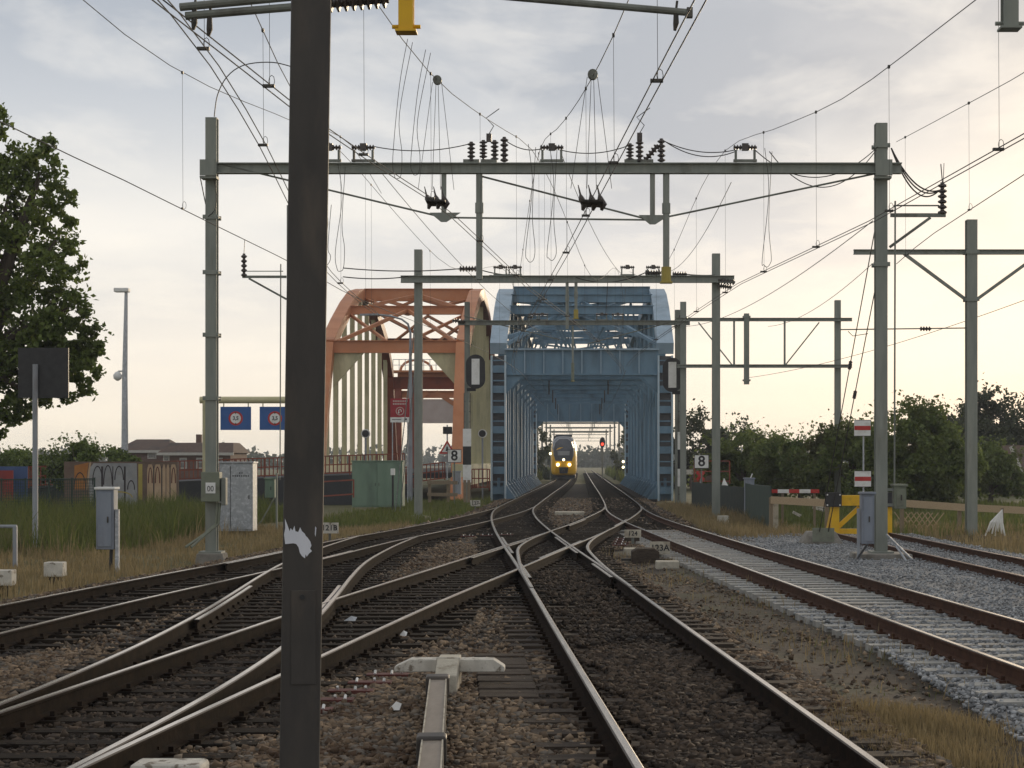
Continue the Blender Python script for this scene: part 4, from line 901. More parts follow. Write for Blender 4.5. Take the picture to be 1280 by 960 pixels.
# ------------------------------------------------------------------ signals and number signs
def signal(px, hx, Zs, label, ya, hs):
    q = lambda a, b_: W(a, b_, Zs); x = q(px, 0)[0]; sc = F/Zs
    t = thing('railway_signal', label, 'signal', (x, Zs, -.3), 'signals before the bridge')
    ol = ringpoly(0, 0, .47, .47, 24); hd = [(q(hx, 0)[0]+a, q(0, ya)[2]+c+(.36 if c > 0 else -.36)) for a, c in ol]
    MB().prism(hd, Zs-.35, Zs-.30).build('backboard', 'black', t)
    MB().b(q(hx, 0)[0]-.19, q(hx, 0)[0]+.19, Zs-.36-.04, Zs-.352, q(0, ya)[2]-.62, q(0, ya)[2]+.62).build('housing_back', 'white', t)
    MB().bar((x, Zs, -.3), (x, Zs, q(0, hs[0])[2]), .16, .16, up=(0, 1, 0)).build('pole', 'mast_dark', t)
    MB().b(min(x, q(hx, 0)[0]), max(x, q(hx, 0)[0]), Zs-.2, Zs-.05, q(0, ya+24)[2], q(0, ya+20)[2]).build('bracket', 'black', t)
    for a, c, mt in hs[1]: MB().b(x-.20, x+.20, Zs-.16, Zs-.10, q(0, c)[2], q(0, a)[2]).build('stripe_board', mt, t)
    b = MB(); 
    for k in range(10): b.bar((x-.14, Zs+.12, .3+k*.5), (x+.14, Zs+.12, .3+k*.5), .03, .03)
    for s in (-.16, .16): b.bar((x+s, Zs+.12, 0), (x+s, Zs+.12, 5.2), .03, .03, up=(0, 1, 0))
    b.build('ladder', 'iron', t)
signal(584, 595, 89., 'signal with dark oval backboard and white back, left of the blue bridge', 465, (460, [(536, 558, 'white'), (558, 581, 'black'), (581, 603, 'white')]))
signal(852, 840, 89., 'signal with dark oval backboard and white back, right of the blue bridge', 469, (462, [(540, 562, 'white'), (562, 586, 'black'), (586, 608, 'white')]))
def plate_sign(name, s, px, py, Zs, w, h, label, base, size=None, mt='white', pole=True, rim=True, cat='sign', group=None):
    x, _, z = W(px, py, Zs); t = thing(name, label, cat, (x, Zs, base), group)
    pl = MB().b(x-w/2, x+w/2, Zs-.02, Zs+.02, z-h/2, z+h/2).build('plate', mt, t)
    if rim:
        b = MB()
        for s_ in (-1, 1): b.b(x+s_*(w/2-.012)-.012, x+s_*(w/2-.012)+.012, Zs-.026, Zs-.0205, z-h/2, z+h/2); b.b(x-w/2+.025, x+w/2-.025, Zs-.026, Zs-.0205, z+s_*(h/2-.012)-.012, z+s_*(h/2-.012)+.012)
        b.build('rim', 'black', t)
    if s: text(s, size or h*.95, (x, Zs-.026, z), 'black', t, bold=.02)
    if pole: MB().tube([(x, Zs+.05, base), (x, Zs+.05, z+h/2-.05)], .035, 8).build('pole', 'mast_dark', t)
    return t
plate_sign('number_sign', '8', 568, 570, 86., .66, .62, 'white sign with black 8, left of the blue bridge', -.3, .66, group='speed number signs')
plate_sign('number_sign', '8', 877, 577, 83., .66, .62, 'white sign with black 8, right of the blue bridge', -.3, .66, group='speed number signs')
plate_sign('track_number_plate', '121B', 412, 660, 48., .46, .28, 'small white plate reading 121B beside the dark post', -.35, .20, 'white_worn', rim=False)
plate_sign('track_number_plate', '127', 594, 629, 84., .46, .28, 'small white plate reading 127 in the grass before the bridge', -.35, .22, 'white_worn', rim=False)
plate_sign('track_number_plate', '123A', 825, 685, 40.5, .44, .28, 'pale plate reading 123A between track and siding', -.3, .19, 'concrete_pale', rim=False)
plate_sign('track_number_plate', '124', 791, 667, 46.5, .42, .20, 'pale plate with a half hidden number behind the brown box', -.3, .16, 'concrete_pale', rim=False)
for px, py, w, h, d, mt, name, label, cat in (
    (790, 676, .38, .24, .35, 'timber_brown', 'point_lever_box', 'small brown box in front of the half hidden number plate', 'box'),
    (797, 691, .62, .13, .5, 'concrete_pale', 'concrete_slab', 'pale concrete slab left of the 123A plate', 'slab'),
    (834, 707, .46, .11, .4, 'concrete_pale', 'concrete_slab', 'tan slab beside the brown point machine', 'slab'),
    (712, 641, 1.15, .12, 1.2, 'concrete_pale', 'concrete_slab', 'pale slab lying between the two bridge tracks', 'slab')):
    Zs = F*(H+.25)/(py+4-Y0); x = (px-X0)*Zs/F; tag(MB().b(x-w/2, x+w/2, Zs-d/2, Zs+d/2, -.28, -.28+h+.08).build(name, mt, bevel=.02), label, cat)
x = (807-X0)*38.6/F; b = MB(); b.prism([(x-.30, -.27), (x+.28, -.27), (x+.28, .0), (x+.18, .07), (x-.18, .07), (x-.30, -.0)], 38.3, 38.9)
t = thing('point_machine', 'rusty brown point machine with rounded cover near the 123A plate', 'machine', (x, 38.6, -.27)); b.build('cover', 'timber_brown', t, bevel=.02); MB().b(x-.5, x+.9, 38.9, 39.0, -.22, -.17).build('operating_bar', 'iron', t)
def point_plates(px, py, n, dx, dy, label):
    Zs = F*(H+.2)/(py-Y0); x = (px-X0)*Zs/F; t = thing('point_rodding', label, 'rodding', (x, Zs, -.2))
    for k in range(n):
        c = (x+dx*k, Zs+dy*k, -.165); MB().box(c, (.40, .17, .03)).build('plate', 'plate_red', t)
        for s in (-.12, .04, .13): MB().tube([(c[0]+s, c[1]+rnd.uniform(-.05, .05), -.15), (c[0]+s, c[1], -.122)], .013, 6).build('bolt', 'white', t)
point_plates(385, 893, 5, .10, .62, 'red-brown plates with pale bolts right of the dark post')
point_plates(775, 683, 4, .05, 1.2, 'dark red plates with pale bolts beside the middle crossing')
point_plates(585, 672, 3, .5, .5, 'red-brown plates with white bolts behind the left crossing')
# ------------------------------------------------------------------ lineside cabinets, boxes and markers
def cabinet(name, px0, px1, py0, py1, Zs, depth, mt, label, doors=1, legs=None, roof=True, base=None, turn=0):
    x0, _, z1 = W(px0, py0, Zs); x1, _, z0 = W(px1, py1, Zs); base = z0 if base is None else base
    t = thing(name, label, 'cabinet', ((x0+x1)/2, Zs, base))
    MB().b(x0, x1, Zs, Zs+depth, z0, z1).build('housing', mt, t, bevel=.012)
    if roof: MB().b(x0-.03, x1+.03, Zs-.04, Zs+depth+.04, z1, z1+.05).build('roof', mt if roof is True else roof, t, bevel=.01)
    n = doors; g = .012; w = (x1-x0-.06)/n
    for k in range(n):
        a = x0+.03+k*w; d = MB().b(a+g, a+w-g, Zs-.02, Zs-.001, z0+.06, z1-.06).build('door', mt, t, bevel=.006)
        hx = a+w-.08 if k % 2 == 0 else a+.08; MB().b(hx-.012, hx+.012, Zs-.045, Zs-.02, (z0+z1)/2-.06, (z0+z1)/2+.06).build('handle', 'iron', d)
    return t, x0, x1, z0, z1
t, x0, x1, z0, z1 = cabinet('relay_cabinet', 120, 142, 612, 687, 36.5, .34, 'cabinet_blue', 'tall narrow grey box on a post in the left verge', base=-.36, roof='white')
MB().bar((x1+.05, 36.6, -.36), (x1+.05, 36.6, (z0+z1)/2+.2), .07, .10, up=(0, 1, 0)).build('post', 'galvanised', t)
MB().tube([(x1-.08, 36.65, z0+.1), (x1-.10, 36.65, -.3)], .035, 8).build('cable', 'black', t)
t, x0, x1, z0, z1 = cabinet('switch_cabinet', 274, 316, 579, 664, 55., .75, 'galvanised', 'large shiny galvanised double-door cabinet behind the left portal mast', doors=1)
MB().b(x0+.33, x0+.345, 54.97, 54.978, z0+.08, z1-.08).build('door_gap', 'black', t)
b = MB()
for k in range(8): b.b(x0+.40+k*.065, x0+.40+k*.065+.035, 54.974, 54.979, z1-.40, z1-.36)
b.b(x0+.60, x0+.64, 54.974, 54.979, z1-.31, z1-.27); b.b(x0+.67, x0+.70, 54.974, 54.979, z1-.31, z1-.27); b.build('stencil_marks', 'black', t)
t, x0, x1, z0, z1 = cabinet('transformer_cabinet', 440, 503, 577, 634, 80., 1.2, 'cabinet_green', 'wide green double-door cabinet left of the second portal mast', doors=2)
t, x0, x1, z0, z1 = cabinet('terminal_box', 331, 343, 599, 622, 60., .25, 'cabinet_green', 'small green box on a pole just left of the dark post', base=-.36)
MB().bar((x1+.06, 60.1, -.36), (x1+.06, 60.1, z1+.2), .06, .06, up=(0, 1, 0)).build('post', 'mast_grey', t); MB().tube([(x1, 60.05, z0), (x0-.1, 60, -.05), (x0-.35, 60, -.33)], .03, 6).build('cable', 'box_olive', t)
t, x0, x1, z0, z1 = cabinet('relay_cabinet', 931, 943, 599, 643, 66., .35, 'cabinet_blue', 'narrow grey cabinet standing against the green fence', base=-.36)
MB().bar((x1+.05, 66.1, -.36), (x1+.05, 66.1, z1-.4), .06, .08, up=(0, 1, 0)).build('post', 'galvanised', t); MB().tube([(x0+.2, 66.1, z1), (x0+.28, 66.1, z1+.2)], .02).build('vent_pipe', 'white', t)
t, x0, x1, z0, z1 = cabinet('relay_cabinet', 1077, 1093, 618, 680, 38.6, .3, 'cabinet_blue', 'grey cabinet at the foot of the right portal mast', base=-.3)
MB().bar((x0-.05, 38.7, -.3), (x0-.05, 38.7, z1-.3), .06, .06, up=(0, 1, 0)).build('post', 'steel_grey', t)
t, x0, x1, z0, z1 = cabinet('drive_box', 1118, 1133, 608, 636, 39.3, .3, 'box_olive', 'grey-green motor box on the right side of the right portal mast', base=W(0, 637, 39.3)[2])
MB().b(q1(1107, 0)[0], x0, 39.4, 39.46, z1-.1, z1-.04).build('bracket', 'mast_grey', t); MB().b(q1(1107, 0)[0], x0, 39.4, 39.46, z0+.05, z0+.11).build('bracket', 'mast_grey', t)
x0, _, z1 = W(253, 590, 39.2); x1, _, z0 = W(276, 627, 39.2)
t = thing('mast_box', 'olive box numbered 00 strapped to the left portal mast', 'box', ((x0+x1)/2, 39.1, z0)); MB().b(x0, x1, 39.05, 39.36, z0, z1).build('housing', 'box_olive', t, bevel=.01)
MB().b(x1+.02, x1+.12, 39.1, 39.34, z0-.08, z1-.12).build('side_cover', 'mast_dark', t, bevel=.02); cx, _, cz_ = W(263, 610, 39.03)
MB().b(cx-.105, cx+.105, 39.035, 39.045, cz_-.115, cz_+.115).build('number_plate', 'white', t, bevel=.004); text('00', .17, (cx, 39.032, cz_-.02), 'black', t, sx=.85)
for s in (0, 1): tag(MB().tube([W(272+s*3, 628, 39.2), W(270+s*3, 655, 39.2), W(255+s*2, 668, 39.0), W(232+s*7, 684, 38.6)], .028, 8).build('cable_pipe', 'box_olive'), ('upper', 'lower')[s]+' olive cable pipe running from the numbered box into the ground', 'pipe', 'cable pipes')
for i, (a, c) in enumerate((((1108, 668), (1157, 716)), ((1113, 672), (1140, 712)), ((1090, 672), (1068, 704)))): tag(MB().tube([W(*a, 39.2), W(c[0], c[1], 38.4)], .024, 8).build('cable_pipe', 'galvanised' if i < 2 else 'black'), ('long pale pipe slanting to the ground right of the right mast', 'short pipe slanting to the ground close to the right mast', 'black cable curving into the ground left of the right mast')[i], 'pipe', 'cable pipes')
# stay anchor and its two stays
ax, ay = W(1026, 0, 46.5)[0], 46.5; t = thing('stay_anchor', 'wedge-shaped concrete anchor with green plate holding two stays', 'anchor', (ax, ay, gz))
MB().add([(ax-.62, ay-.5, gz), (ax+.62, ay-.5, gz), (ax+.62, ay+.6, gz), (ax-.62, ay+.6, gz), (ax-.35, ay-.2, .12), (ax+.35, ay-.2, .12), (ax+.35, ay+.3, .12), (ax-.35, ay+.3, .12)], [(3, 2, 1, 0), (4, 5, 6, 7), (0, 1, 5, 4), (1, 2, 6, 5), (2, 3, 7, 6), (3, 0, 4, 7)]).build('block', 'concrete', t, bevel=.02)
MB().b(ax-.27, ax+.27, ay-.52, ay-.46, -.12, .22).build('anchor_plate', 'box_olive', t)
for dx, px, py in ((-.1, 1099, 258), (.12, 1100, 330)):
    p_ = (ax+dx, ay-.5, .12); tp = W(px, py, Z1+.12); s = MB().tube([p_, tp], .012, 6).build('stay_rod', 'wire', t)
    m = Vector(p_).lerp(Vector(tp), .55); w = MB(); d = (Vector(tp)-Vector(p_)).normalized()*.12; ins(w, m-d, m+d, .045, 4); w.build('stay_insulator', 'insulator', s)
# white clearance blocks
def block(px, py, w, h, label):
    Zs = F*(H+.33)/(py-Y0); x = (px-X0)*Zs/F
    t = thing('marker_block', label, 'marker', (x, Zs, gz), 'white marker blocks')
    MB().b(x-w/2, x+w/2, Zs-.14, Zs+.14, -.18, gz+h).build('cap', 'white_worn', t, bevel=.015); MB().b(x-w*.36, x+w*.3, Zs-.11, Zs+.1, gz-.05, -.18).build('foot', 'timber_dark', t)
block(69, 731, .34, .44, 'white concrete marker block standing in the left verge'); block(4, 743, .36, .44, 'white marker block cut by the left edge'); block(904, 660, .36, .44, 'white marker block below the mast right of the bridge')
# white T-shaped clearance marker and cable duct in the foreground
Zt = 16.9; q = lambda px, py: W(px, py, Zt); x = q(562, 0)[0]
t = thing('clearance_marker', 'worn white T-shaped clearance marker in the foreground ballast', 'marker', (x, Zt, -.22))
zt_ = q(0, 823)[2]; b = MB(); b.prism([(q(494, 0)[0], zt_-.115), (q(494, 0)[0], zt_-.07), (q(514, 0)[0], zt_), (q(548, 0)[0], zt_), (q(548, 0)[0], zt_-.115)], Zt-.09, Zt+.12); b.build('arm', 'white_worn', t, bevel=.008)
b = MB(); b.prism([(q(575, 0)[0], zt_-.115), (q(575, 0)[0], zt_), (q(617, 0)[0], zt_), (q(631, 0)[0], zt_-.07), (q(631, 0)[0], zt_-.115)], Zt-.09, Zt+.12); b.build('arm', 'white_worn', t, bevel=.008)
b = MB(); hw_ = .098; b.prismx([(Zt-.5, -.24), (Zt-.5, zt_-.10), (Zt-.2, zt_+.02), (Zt+.16, zt_+.02), (Zt+.16, -.24)], x-hw_, x+hw_); b.build('stem', 'concrete_pale', t, bevel=.01)
MB().b(x-hw_-.01, x+hw_+.01, Zt-.19, Zt-.16, zt_-.02, zt_+.028).build('cap_strip', 'white_worn', t)
def duct_pt(px, py, z=-.07): Zs = F*(H-z)/(py-Y0); return ((px-X0)*Zs/F, Zs, z)
a, c = Vector(duct_pt(548, 854)), Vector(duct_pt(538, 965)); d = (c-a).normalized(); c2_ = a+d*8
t = thing('cable_duct', 'beige cable duct with dark clamps running towards the camera', 'duct', (a.x, a.y, -.25))
MB().bar(a-Vector((0, 0, .03)), c2_-Vector((0, 0, .03)), .155, .18).build('channel', 'black', t); MB().bar(a+Vector((0, 0, .063)), c2_+Vector((0, 0, .063)), .145, .012).build('lid', 'plastic_duct', t)
for px, py in ((547, 858), (539.5, 936)):
    p_ = Vector(duct_pt(px, py)); MB().bar(p_-d*.08+Vector((0, 0, .01)), p_+d*.08+Vector((0, 0, .0)), .205, .19).build('clamp', 'lamp_post', t, bevel=.02)
for s in (-1, 1): MB().bar(a+Vector((s*.069, 0, .072)), c2_+Vector((s*.069, 0, .072)), .010, .008).build('lid_edge', 'concrete_pale', t)
x, _, z = W(210, 955, 11.8); t = thing('marker_block', 'white rounded marker top at the bottom edge, left of the dark post', 'marker', (x, 11.8, -.3), 'white marker blocks')
MB().b(x-.23, x+.23, 11.7, 12.0, -.3, z+.01).build('cap', 'white_worn', t, bevel=.03)
# litter: white paper scraps in the ballast
for i, (px, py) in enumerate(((503, 796), (493, 888), (437, 777), (427, 758))):
    Zs = F*(H+.17)/(py-Y0); x = (px-X0)*Zs/F; b = MB(); r = .055 if i < 2 else .09
    b.add([(x-r, Zs, -.17), (x+r*.8, Zs-.02, -.165), (x+r*.2, Zs+.04, -.10), (x-r*.3, Zs+.06, -.14), (x+r, Zs+.05, -.12)], [(0, 1, 2), (0, 2, 3), (1, 4, 2)])
    tag(b.build('paper_scrap', 'white' if i < 2 else 'galvanised'), ('white paper scrap left of the T-shaped marker', 'small white litter in the foreground ballast beside the cable duct', 'crumpled grey litter beside the crossover rail', 'bit of grey litter near the crossover rail')[i], 'litter')
# walkway board of short timbers left of the right main track
t = thing('walk_board', 'weathered board of short ridged timbers left of the right main track', 'boards', (-.95, 18, -.2))
yb_ = 15.9
for k in range(13):
    x = PR.x1(yb_)-1.42; MB().b(x-.26, x+.26, yb_, yb_+.24, -.20, -.145+rnd.uniform(-.008, .008)).build('board', 'timber_brown', t, bevel=.01); yb_ += .27
# ------------------------------------------------------------------ yellow buffer stop
def buffer_stop():
    y = 50.2; x = PE.x1(y); gz_ = -.3; t = thing('buffer_stop', 'yellow steel buffer stop at the end of the stub siding', 'buffer', (x, y, gz_))
    q = lambda px, py: W(px, py, y); zt_ = q(0, 619)[2]; zb_ = q(0, 632)[2]; xa, xb = x-.82, x+.82
    MB().b(xa+.0, xb-.0, y-.16, y+.06, zb_, zt_).build('beam', 'yellow', t, bevel=.01)
    for s in (-1, 1):
        p = MB().b(x+s*.78-.22, x+s*.78+.22, y-.24, y-.165, zb_-.03, zt_+.08).build('buffer_pad', 'black', t, bevel=.01)
        for ax_ in (-.17, .17):
            for az in (.02, .30): MB().tube([(x+s*.78+ax_, y-.25, zb_+az), (x+s*.78+ax_, y-.235, zb_+az)], .022, 8).build('bolt', 'white', p)
        MB().prismx([(y-.12, zb_-.03), (y+.05, zb_-.03), (y+.05, gz_), (y-.12, gz_)], x+s*.72-.11, x+s*.72+.11).build('upright', 'yellow', t, bevel=.01)
        MB().prismx([(y+.05, zb_-.02), (y+.05, zb_-.25), (y+1.15, gz_), (y+1.5, gz_)], x+s*.72-.10, x+s*.72+.10).build('back_stay', 'yellow', t)
    MB().bar((x-.62, y, gz_+.28), (x+.62, y, gz_+.28), .10, .14).build('tie', 'yellow', t)
    MB().bar((x-.62, y+.02, gz_+.40), (x-.05, y+.02, zb_-.05), .08, .12).build('brace', 'yellow', t); MB().bar((x+.62, y+.02, gz_+.40), (x+.05, y+.02, zb_-.05), .08, .12).build('brace', 'yellow', t)
buffer_stop()
def banded(px, py, Zs, label):
    x, _, z = W(px, py, Zs); s = .215; t = thing('stop_board', label, 'sign', (x, Zs, z-s), 'red banded stop boards')
    MB().b(x-s, x+s, Zs-.015, Zs+.015, z-s, z+s).build('plate', 'white', t, bevel=.004); MB().b(x-s+.004, x+s-.004, Zs-.021, Zs-.0155, z-.055, z+.055).build('red_band', 'red', t)
    b = MB()
    for sg in (-1, 1): b.b(x-s, x+s, Zs-.021, Zs-.0155, z+sg*s-.012 if sg > 0 else z-s, z+s if sg > 0 else z-s+.012)
    b.build('rim', 'black', t)
banded(1078, 535, 48.2, 'upper white square board with red band on thin pole before the trees'); banded(1078.5, 598.5, 48.2, 'lower white square board with red band above the buffer stop')
x, _, z = W(1079, 550, 48.3); tag(MB().tube([(x, 48.26, -.35), (x, 48.26, z+.3)], .022, 8).build('sign_pole', 'galvanised'), 'thin pole carrying the two red banded boards', 'pole')
# ------------------------------------------------------------------ fences and barriers on the right
def fence(name, a, b_, h, mt, label, bw=.5, gap=.012):
    a, b_ = Vector(a), Vector(b_); L = (b_-a).length; n = int(L/bw); t = thing(name, label, 'fence', a); d = (b_-a)/n
    for k in range(n):
        p, r = a+d*k, a+d*(k+1)-d.normalized()*gap; MB().bar((p+r)/2, (p+r)/2+Vector((0, 0, h+rnd.uniform(-.02, .02))), (r-p).length, .04, up=(d.y, -d.x, 0)).build('panel', mt, t)
    return t
fence('board_fence', (5.15, 84, -.4), (5.95, 66.5, -.4), 1.35, 'fence_dark', 'dark board fence behind the mast right of the bridge', 1.4)
fence('green_fence', (5.98, 66.2, -.4), (6.0, 57.5, -.4), 1.50, 'fence_green', 'dark green panel fence ending at the pale concrete post', 1.5)
x, _, _ = W(969, 0, 57); tag(MB().b(x-.09, x+.09, 56.9, 57.1, -.45, W(0, 627, 57)[2]).build('fence_post', 'concrete_pale', bevel=.01), 'pale concrete post under the left end of the wooden barrier', 'post')
def beam_fence(pts, label, Zs):
    t = thing('wooden_barrier', label, 'barrier', W(*pts[0], Zs[0]))
    for (a, za), (b_, zb_) in zip(zip(pts, Zs), list(zip(pts, Zs))[1:]): MB().bar(W(*a, za), W(*b_, zb_), .06, .22).build('plank', 'wood_pale', t); 
    for (a, za) in list(zip(pts, Zs)): p_ = Vector(W(*a, za)); MB().bar((p_.x, p_.y+.08, -.4), (p_.x, p_.y+.08, p_.z+.08), .11, .11, up=(0, 1, 0)).build('post', 'wood_grey', t)
beam_fence([(964, 625), (1034, 629)], 'pale wooden plank barrier left of the buffer stop', [56.6, 55])
beam_fence([(1128, 629), (1200, 634), (1300, 639)], 'long pale wooden plank barrier right of the buffer stop', [54.8, 56.5, 58])
t = thing('barrier_boom', 'red and white striped boom above the left wooden barrier', 'barrier', W(965, 614, 60))
for a, c, mt in ((964, 972, 'red'), (972, 986, 'white'), (986, 999, 'red'), (999, 1013, 'white'), (1013, 1024, 'red')):
    p_, r_ = W(a, 614, 60), W(c, 614, 60); MB().b(p_[0], r_[0], 59.97, 60.03, p_[2]-.06, p_[2]+.06).build('band', mt, t)
for px in (978, 1018): x = W(px, 0, 60.1)[0]; MB().b(x-.04, x+.04, 60.05, 60.13, -.4, W(0, 616, 60)[2]).build('post', 'wood_grey', t)
t = thing('plank_pile', 'few white planks lying in the grass behind the wooden barrier', 'planks', W(1000, 640, 66))
for k, (a, c) in enumerate((((985, 628), (995, 628)), ((1014, 630), (1032, 634)), ((1016, 634), (1030, 638)), ((991, 640), (1001, 645)))): MB().bar(W(*a, 64-k), W(*c, 64-k), .12, .09).build('plank', 'white_worn', t)
x, _, z = W(1247, 637, 50.5); t = thing('ribbon_post', 'wooden stake with a bundle of white tape strips tied to it', 'stake', (x, 50.5, gz)); MB().b(x+.1, x+.17, 50.5, 50.57, gz, z+.05).build('stake', 'wood_grey', t)
for k in range(7): MB().tube([(x+.12, 50.47, z), (x+.10-.05*k+.02*(k % 2), 50.42, z-.35), (x+.18-.085*k, 50.40+.02*k, z-.72+.06*(k % 3))], [.012, .035, .02], 4).build('tape_strip', 'white', t)
t = thing('lattice_fence', 'leaning lattice of thin pale strips in the grass right of the buffer stop', 'lattice', W(1150, 660, 58))
for k in range(7): MB().bar(W(1118+k*7, 640, 58), W(1138+k*7, 668, 58), .03, .03).build('strip', 'wood_pale', t); MB().bar(W(1138+k*7, 641, 58.1), W(1118+k*7, 667, 58.1), .03, .03).build('strip', 'wood_pale', t)
x, _, z = W(905, 612, 78); tag(MB().add([(x, 78, z+.5), (x+.32, 78, z-.1), (x-.22, 77.9, z-.15), (x+.1, 77.85, z-.25)], [(0, 1, 3), (0, 3, 2)]).build('plastic_bag', 'white'), 'white plastic bag caught on the dark fence', 'bag')
t = thing('crossing_cross', 'small red and white cross board behind the right number 8 sign', 'sign', W(880, 610, 86.5))
for a, c in (((871, 590), (880, 600)), ((880, 590), (871, 600))): MB().bar(W(*a, 86.5+.06*(a[0] > 875)), W(*c, 86.5+.06*(a[0] > 875)), .05, .14, up=(0, 0, 1)).build('arm', 'red', t)
MB().tube([W(875.5, 598, 86.6), W(875.5, 640, 86.6)], .03, 6).build('pole', 'galvanised', t)
x, _, z = W(861, 590, 91); tag(MB().box((x, 91, z), (.42, .04, .24)).build('name_plate', 'white_worn'), 'small pale plate right of the striped signal pole', 'plate')
# ------------------------------------------------------------------ left side: fence, wall, lamp, signs, frame
def post_rail(px0, px1, py, Zs, base_py, label):
    t = thing('handrail', label, 'handrail', W(px1, base_py, Zs)); a, b_ = W(px0, py, Zs), W(px1, py, Zs); MB().tube([a, b_], .035, 8).build('top_bar', 'steel_grey', t)
    for px in (px1-2, px0+30): p_ = W(px, py, Zs); MB().bar((p_[0], Zs, gz-.05), (p_[0], Zs, p_[2]), .08, .08, up=(0, 1, 0)).build('post', 'steel_grey', t)
post_rail(-140, 21, 658, 38., 702, 'low grey handrail cut by the left edge')
Zw = 76.; q = lambda px, py: W(px, py, Zw)
t = thing('graffiti_wall', 'low brown wall painted with orange, silver and peach graffiti', 'wall', (q(150, 0)[0], Zw, gz)); zt_ = q(0, 577)[2]
MB().b(q(80, 0)[0], q(222, 0)[0], Zw, Zw+.25, gz-.1, zt_).build('wall', 'graffiti_wall', t)
def paint(pts, mt): MB().prism([(q(px, 0)[0], q(0, py)[2]) for px, py in pts][::-1], Zw-.006, Zw+.002).build('graffiti', mt, t)
paint([(93, 612), (93, 582), (111, 578), (109, 590), (107, 612)], 'paint_orange'); paint([(108, 612), (110, 590), (112, 578), (114, 578), (112, 592), (110, 612)], 'paint_peach')
paint([(112, 634), (111, 600), (113, 584), (117, 579), (171, 579), (172, 634)], 'paint_silver')
for a, c in (): paint([(a, 630), (a, 592), (a+2, 582), ((a+c)/2-2, 578), ((a+c)/2+2, 578), (c-2, 583), (c, 592), (c, 630)], 'paint_silver')
paint([(173, 625), (173, 580), (178, 580), (178, 625)], 'paint_ochre')
for a, c in ((184, 191.5), (193, 201.5), (203, 207), (208, 212), (213, 220.5)): paint([(a, 630), (a, 586), (a+1.5, 580.5), (c-1.5, 580.5), (c, 586), (c, 630)], 'paint_peach')
b = MB()
for px in (127, 128.3, 141, 155.5, 156.5, 192.2, 202.2, 212.5): b.b(q(px-.5, 0)[0], q(px+.7, 0)[0], Zw-.010, Zw-.007, gz, q(0, 583)[2])
b.build('outline', 'graph_line', t)
for cx_, cy_, rx_, ry_, mt in ((122, 606, 7, 24, 'graph_line'), (135, 606, 6, 25, 'graph_line'), (149, 600, 6, 18, 'graph_line'), (164, 612, 5, 12, 'graph_line'), (100, 612, 8, 22, 'graph_line'), (150, 622, 16, 8, 'paint_ochre'), (188, 604, 3, 20, 'plate_red'), (197, 604, 3.4, 21, 'plate_red'), (217, 604, 3, 20, 'plate_red')):
    aa = np.linspace(0, math.pi, 12); P_ = [(cx_+rx_*math.cos(a), cy_-ry_*math.sin(a)) for a in aa]+[(cx_+(rx_-1.3)*math.cos(a), cy_-(ry_-1.6)*math.sin(a)) for a in aa[::-1]]
    o_ = MB(); V_ = [(q(px, 0)[0], Zw-.013, q(0, py)[2]) for px, py in P_]; o_.add(V_, [(k, 23-k, 22-k, k+1) for k in range(11)]); o_.build('graffiti_line', mt, t)
for px0, px1, py0, mt, lb in ((0, 16, 588, 'panel_red', 'red painted panel at the left edge behind the fence'), (3, 34, 583, 'panel_blue', 'blue painted panel behind the red one at the left edge')):
    Zs = 78 if mt == 'panel_red' else 79.; tag(MB().b(W(px0-60, 0, Zs)[0], W(px1, 0, Zs)[0], Zs, Zs+.1, gz, W(0, py0, Zs)[2]).build('painted_panel', mt), lb, 'panel')
t = thing('wire_fence', 'dark green wire mesh fence along the left verge', 'fence', W(40, 650, 64)); fa, fb = Vector((*W(-60, 0, 62)[:2], gz)), Vector((*W(118, 0, 66)[:2], gz)); up_ = Vector((0, 0, 1.62))
for k in range(7): p_ = fa.lerp(fb, k/6); MB().tube([p_, p_+up_*1.03], .035, 8).build('post', 'fence_green', t)
MB().tube([fa+up_, fb+up_], .025, 6).build('top_rail', 'fence_green', t); b = MB(); nW = int((fb-fa).length/.09)
for k in range(nW+1): p_ = fa.lerp(fb, k/nW); b.bar(p_, p_+up_, .016, .016, up=(0, 1, 0))
for k in range(16): z_ = up_*(k+.5)/16; b.bar(fa+z_, fb+z_, .014, .014)
tag(b.build('wire_mesh', 'fence_green', t), kind='stuff')
# sign seen from behind on a pole
Zs = 44.; x, _, z = W(54, 466, Zs); t = thing('sign_board', 'dark square sign seen from behind on a grey pole, in front of the tree', 'sign', (W(45, 0, Zs)[0], Zs, gz)); MB().b(x-.6, x+.6, Zs, Zs+.06, z-.6, z+.6).build('board', 'black', t); MB().tube([(W(45, 0, Zs)[0], Zs-.06, gz), (W(45, 0, Zs)[0], Zs-.06, z+.2)], .065, 10).build('pole', 'steel_grey', t)
# street lamp with camera dome
Zs = 100.; q = lambda px, py: W(px, py, Zs); x = q(156, 0)[0]; t = thing('street_lamp', 'tall pale lamp pole with flat head and dome camera behind the graffiti wall', 'lamp', (x, Zs, gz))
MB().tube([(x, Zs, gz), (x, Zs, q(0, 470)[2]), (x+.08, Zs, q(0, 362)[2])], [.22, .15, .09], 12).build('pole', 'galvanised', t); a = q(152, 362); MB().b(a[0]-.38, a[0]+.42, Zs-.25, Zs+.25, a[2]-.14, a[2]+.08).build('lamp_head', 'white', t, bevel=.04)
a = q(147, 464); MB().tube([(x, Zs, a[2]), (a[0]+.05, Zs, a[2]), (a[0], Zs, a[2]-.06)], .05, 8).build('camera_arm', 'white', t); MB().tube([(a[0], Zs, a[2]-.03), (a[0], Zs, a[2]-.2), (a[0], Zs, a[2]-.4), (a[0], Zs, a[2]-.52)], [.10, .24, .22, .06], 12).build('camera_dome', 'white', t, smooth=True)
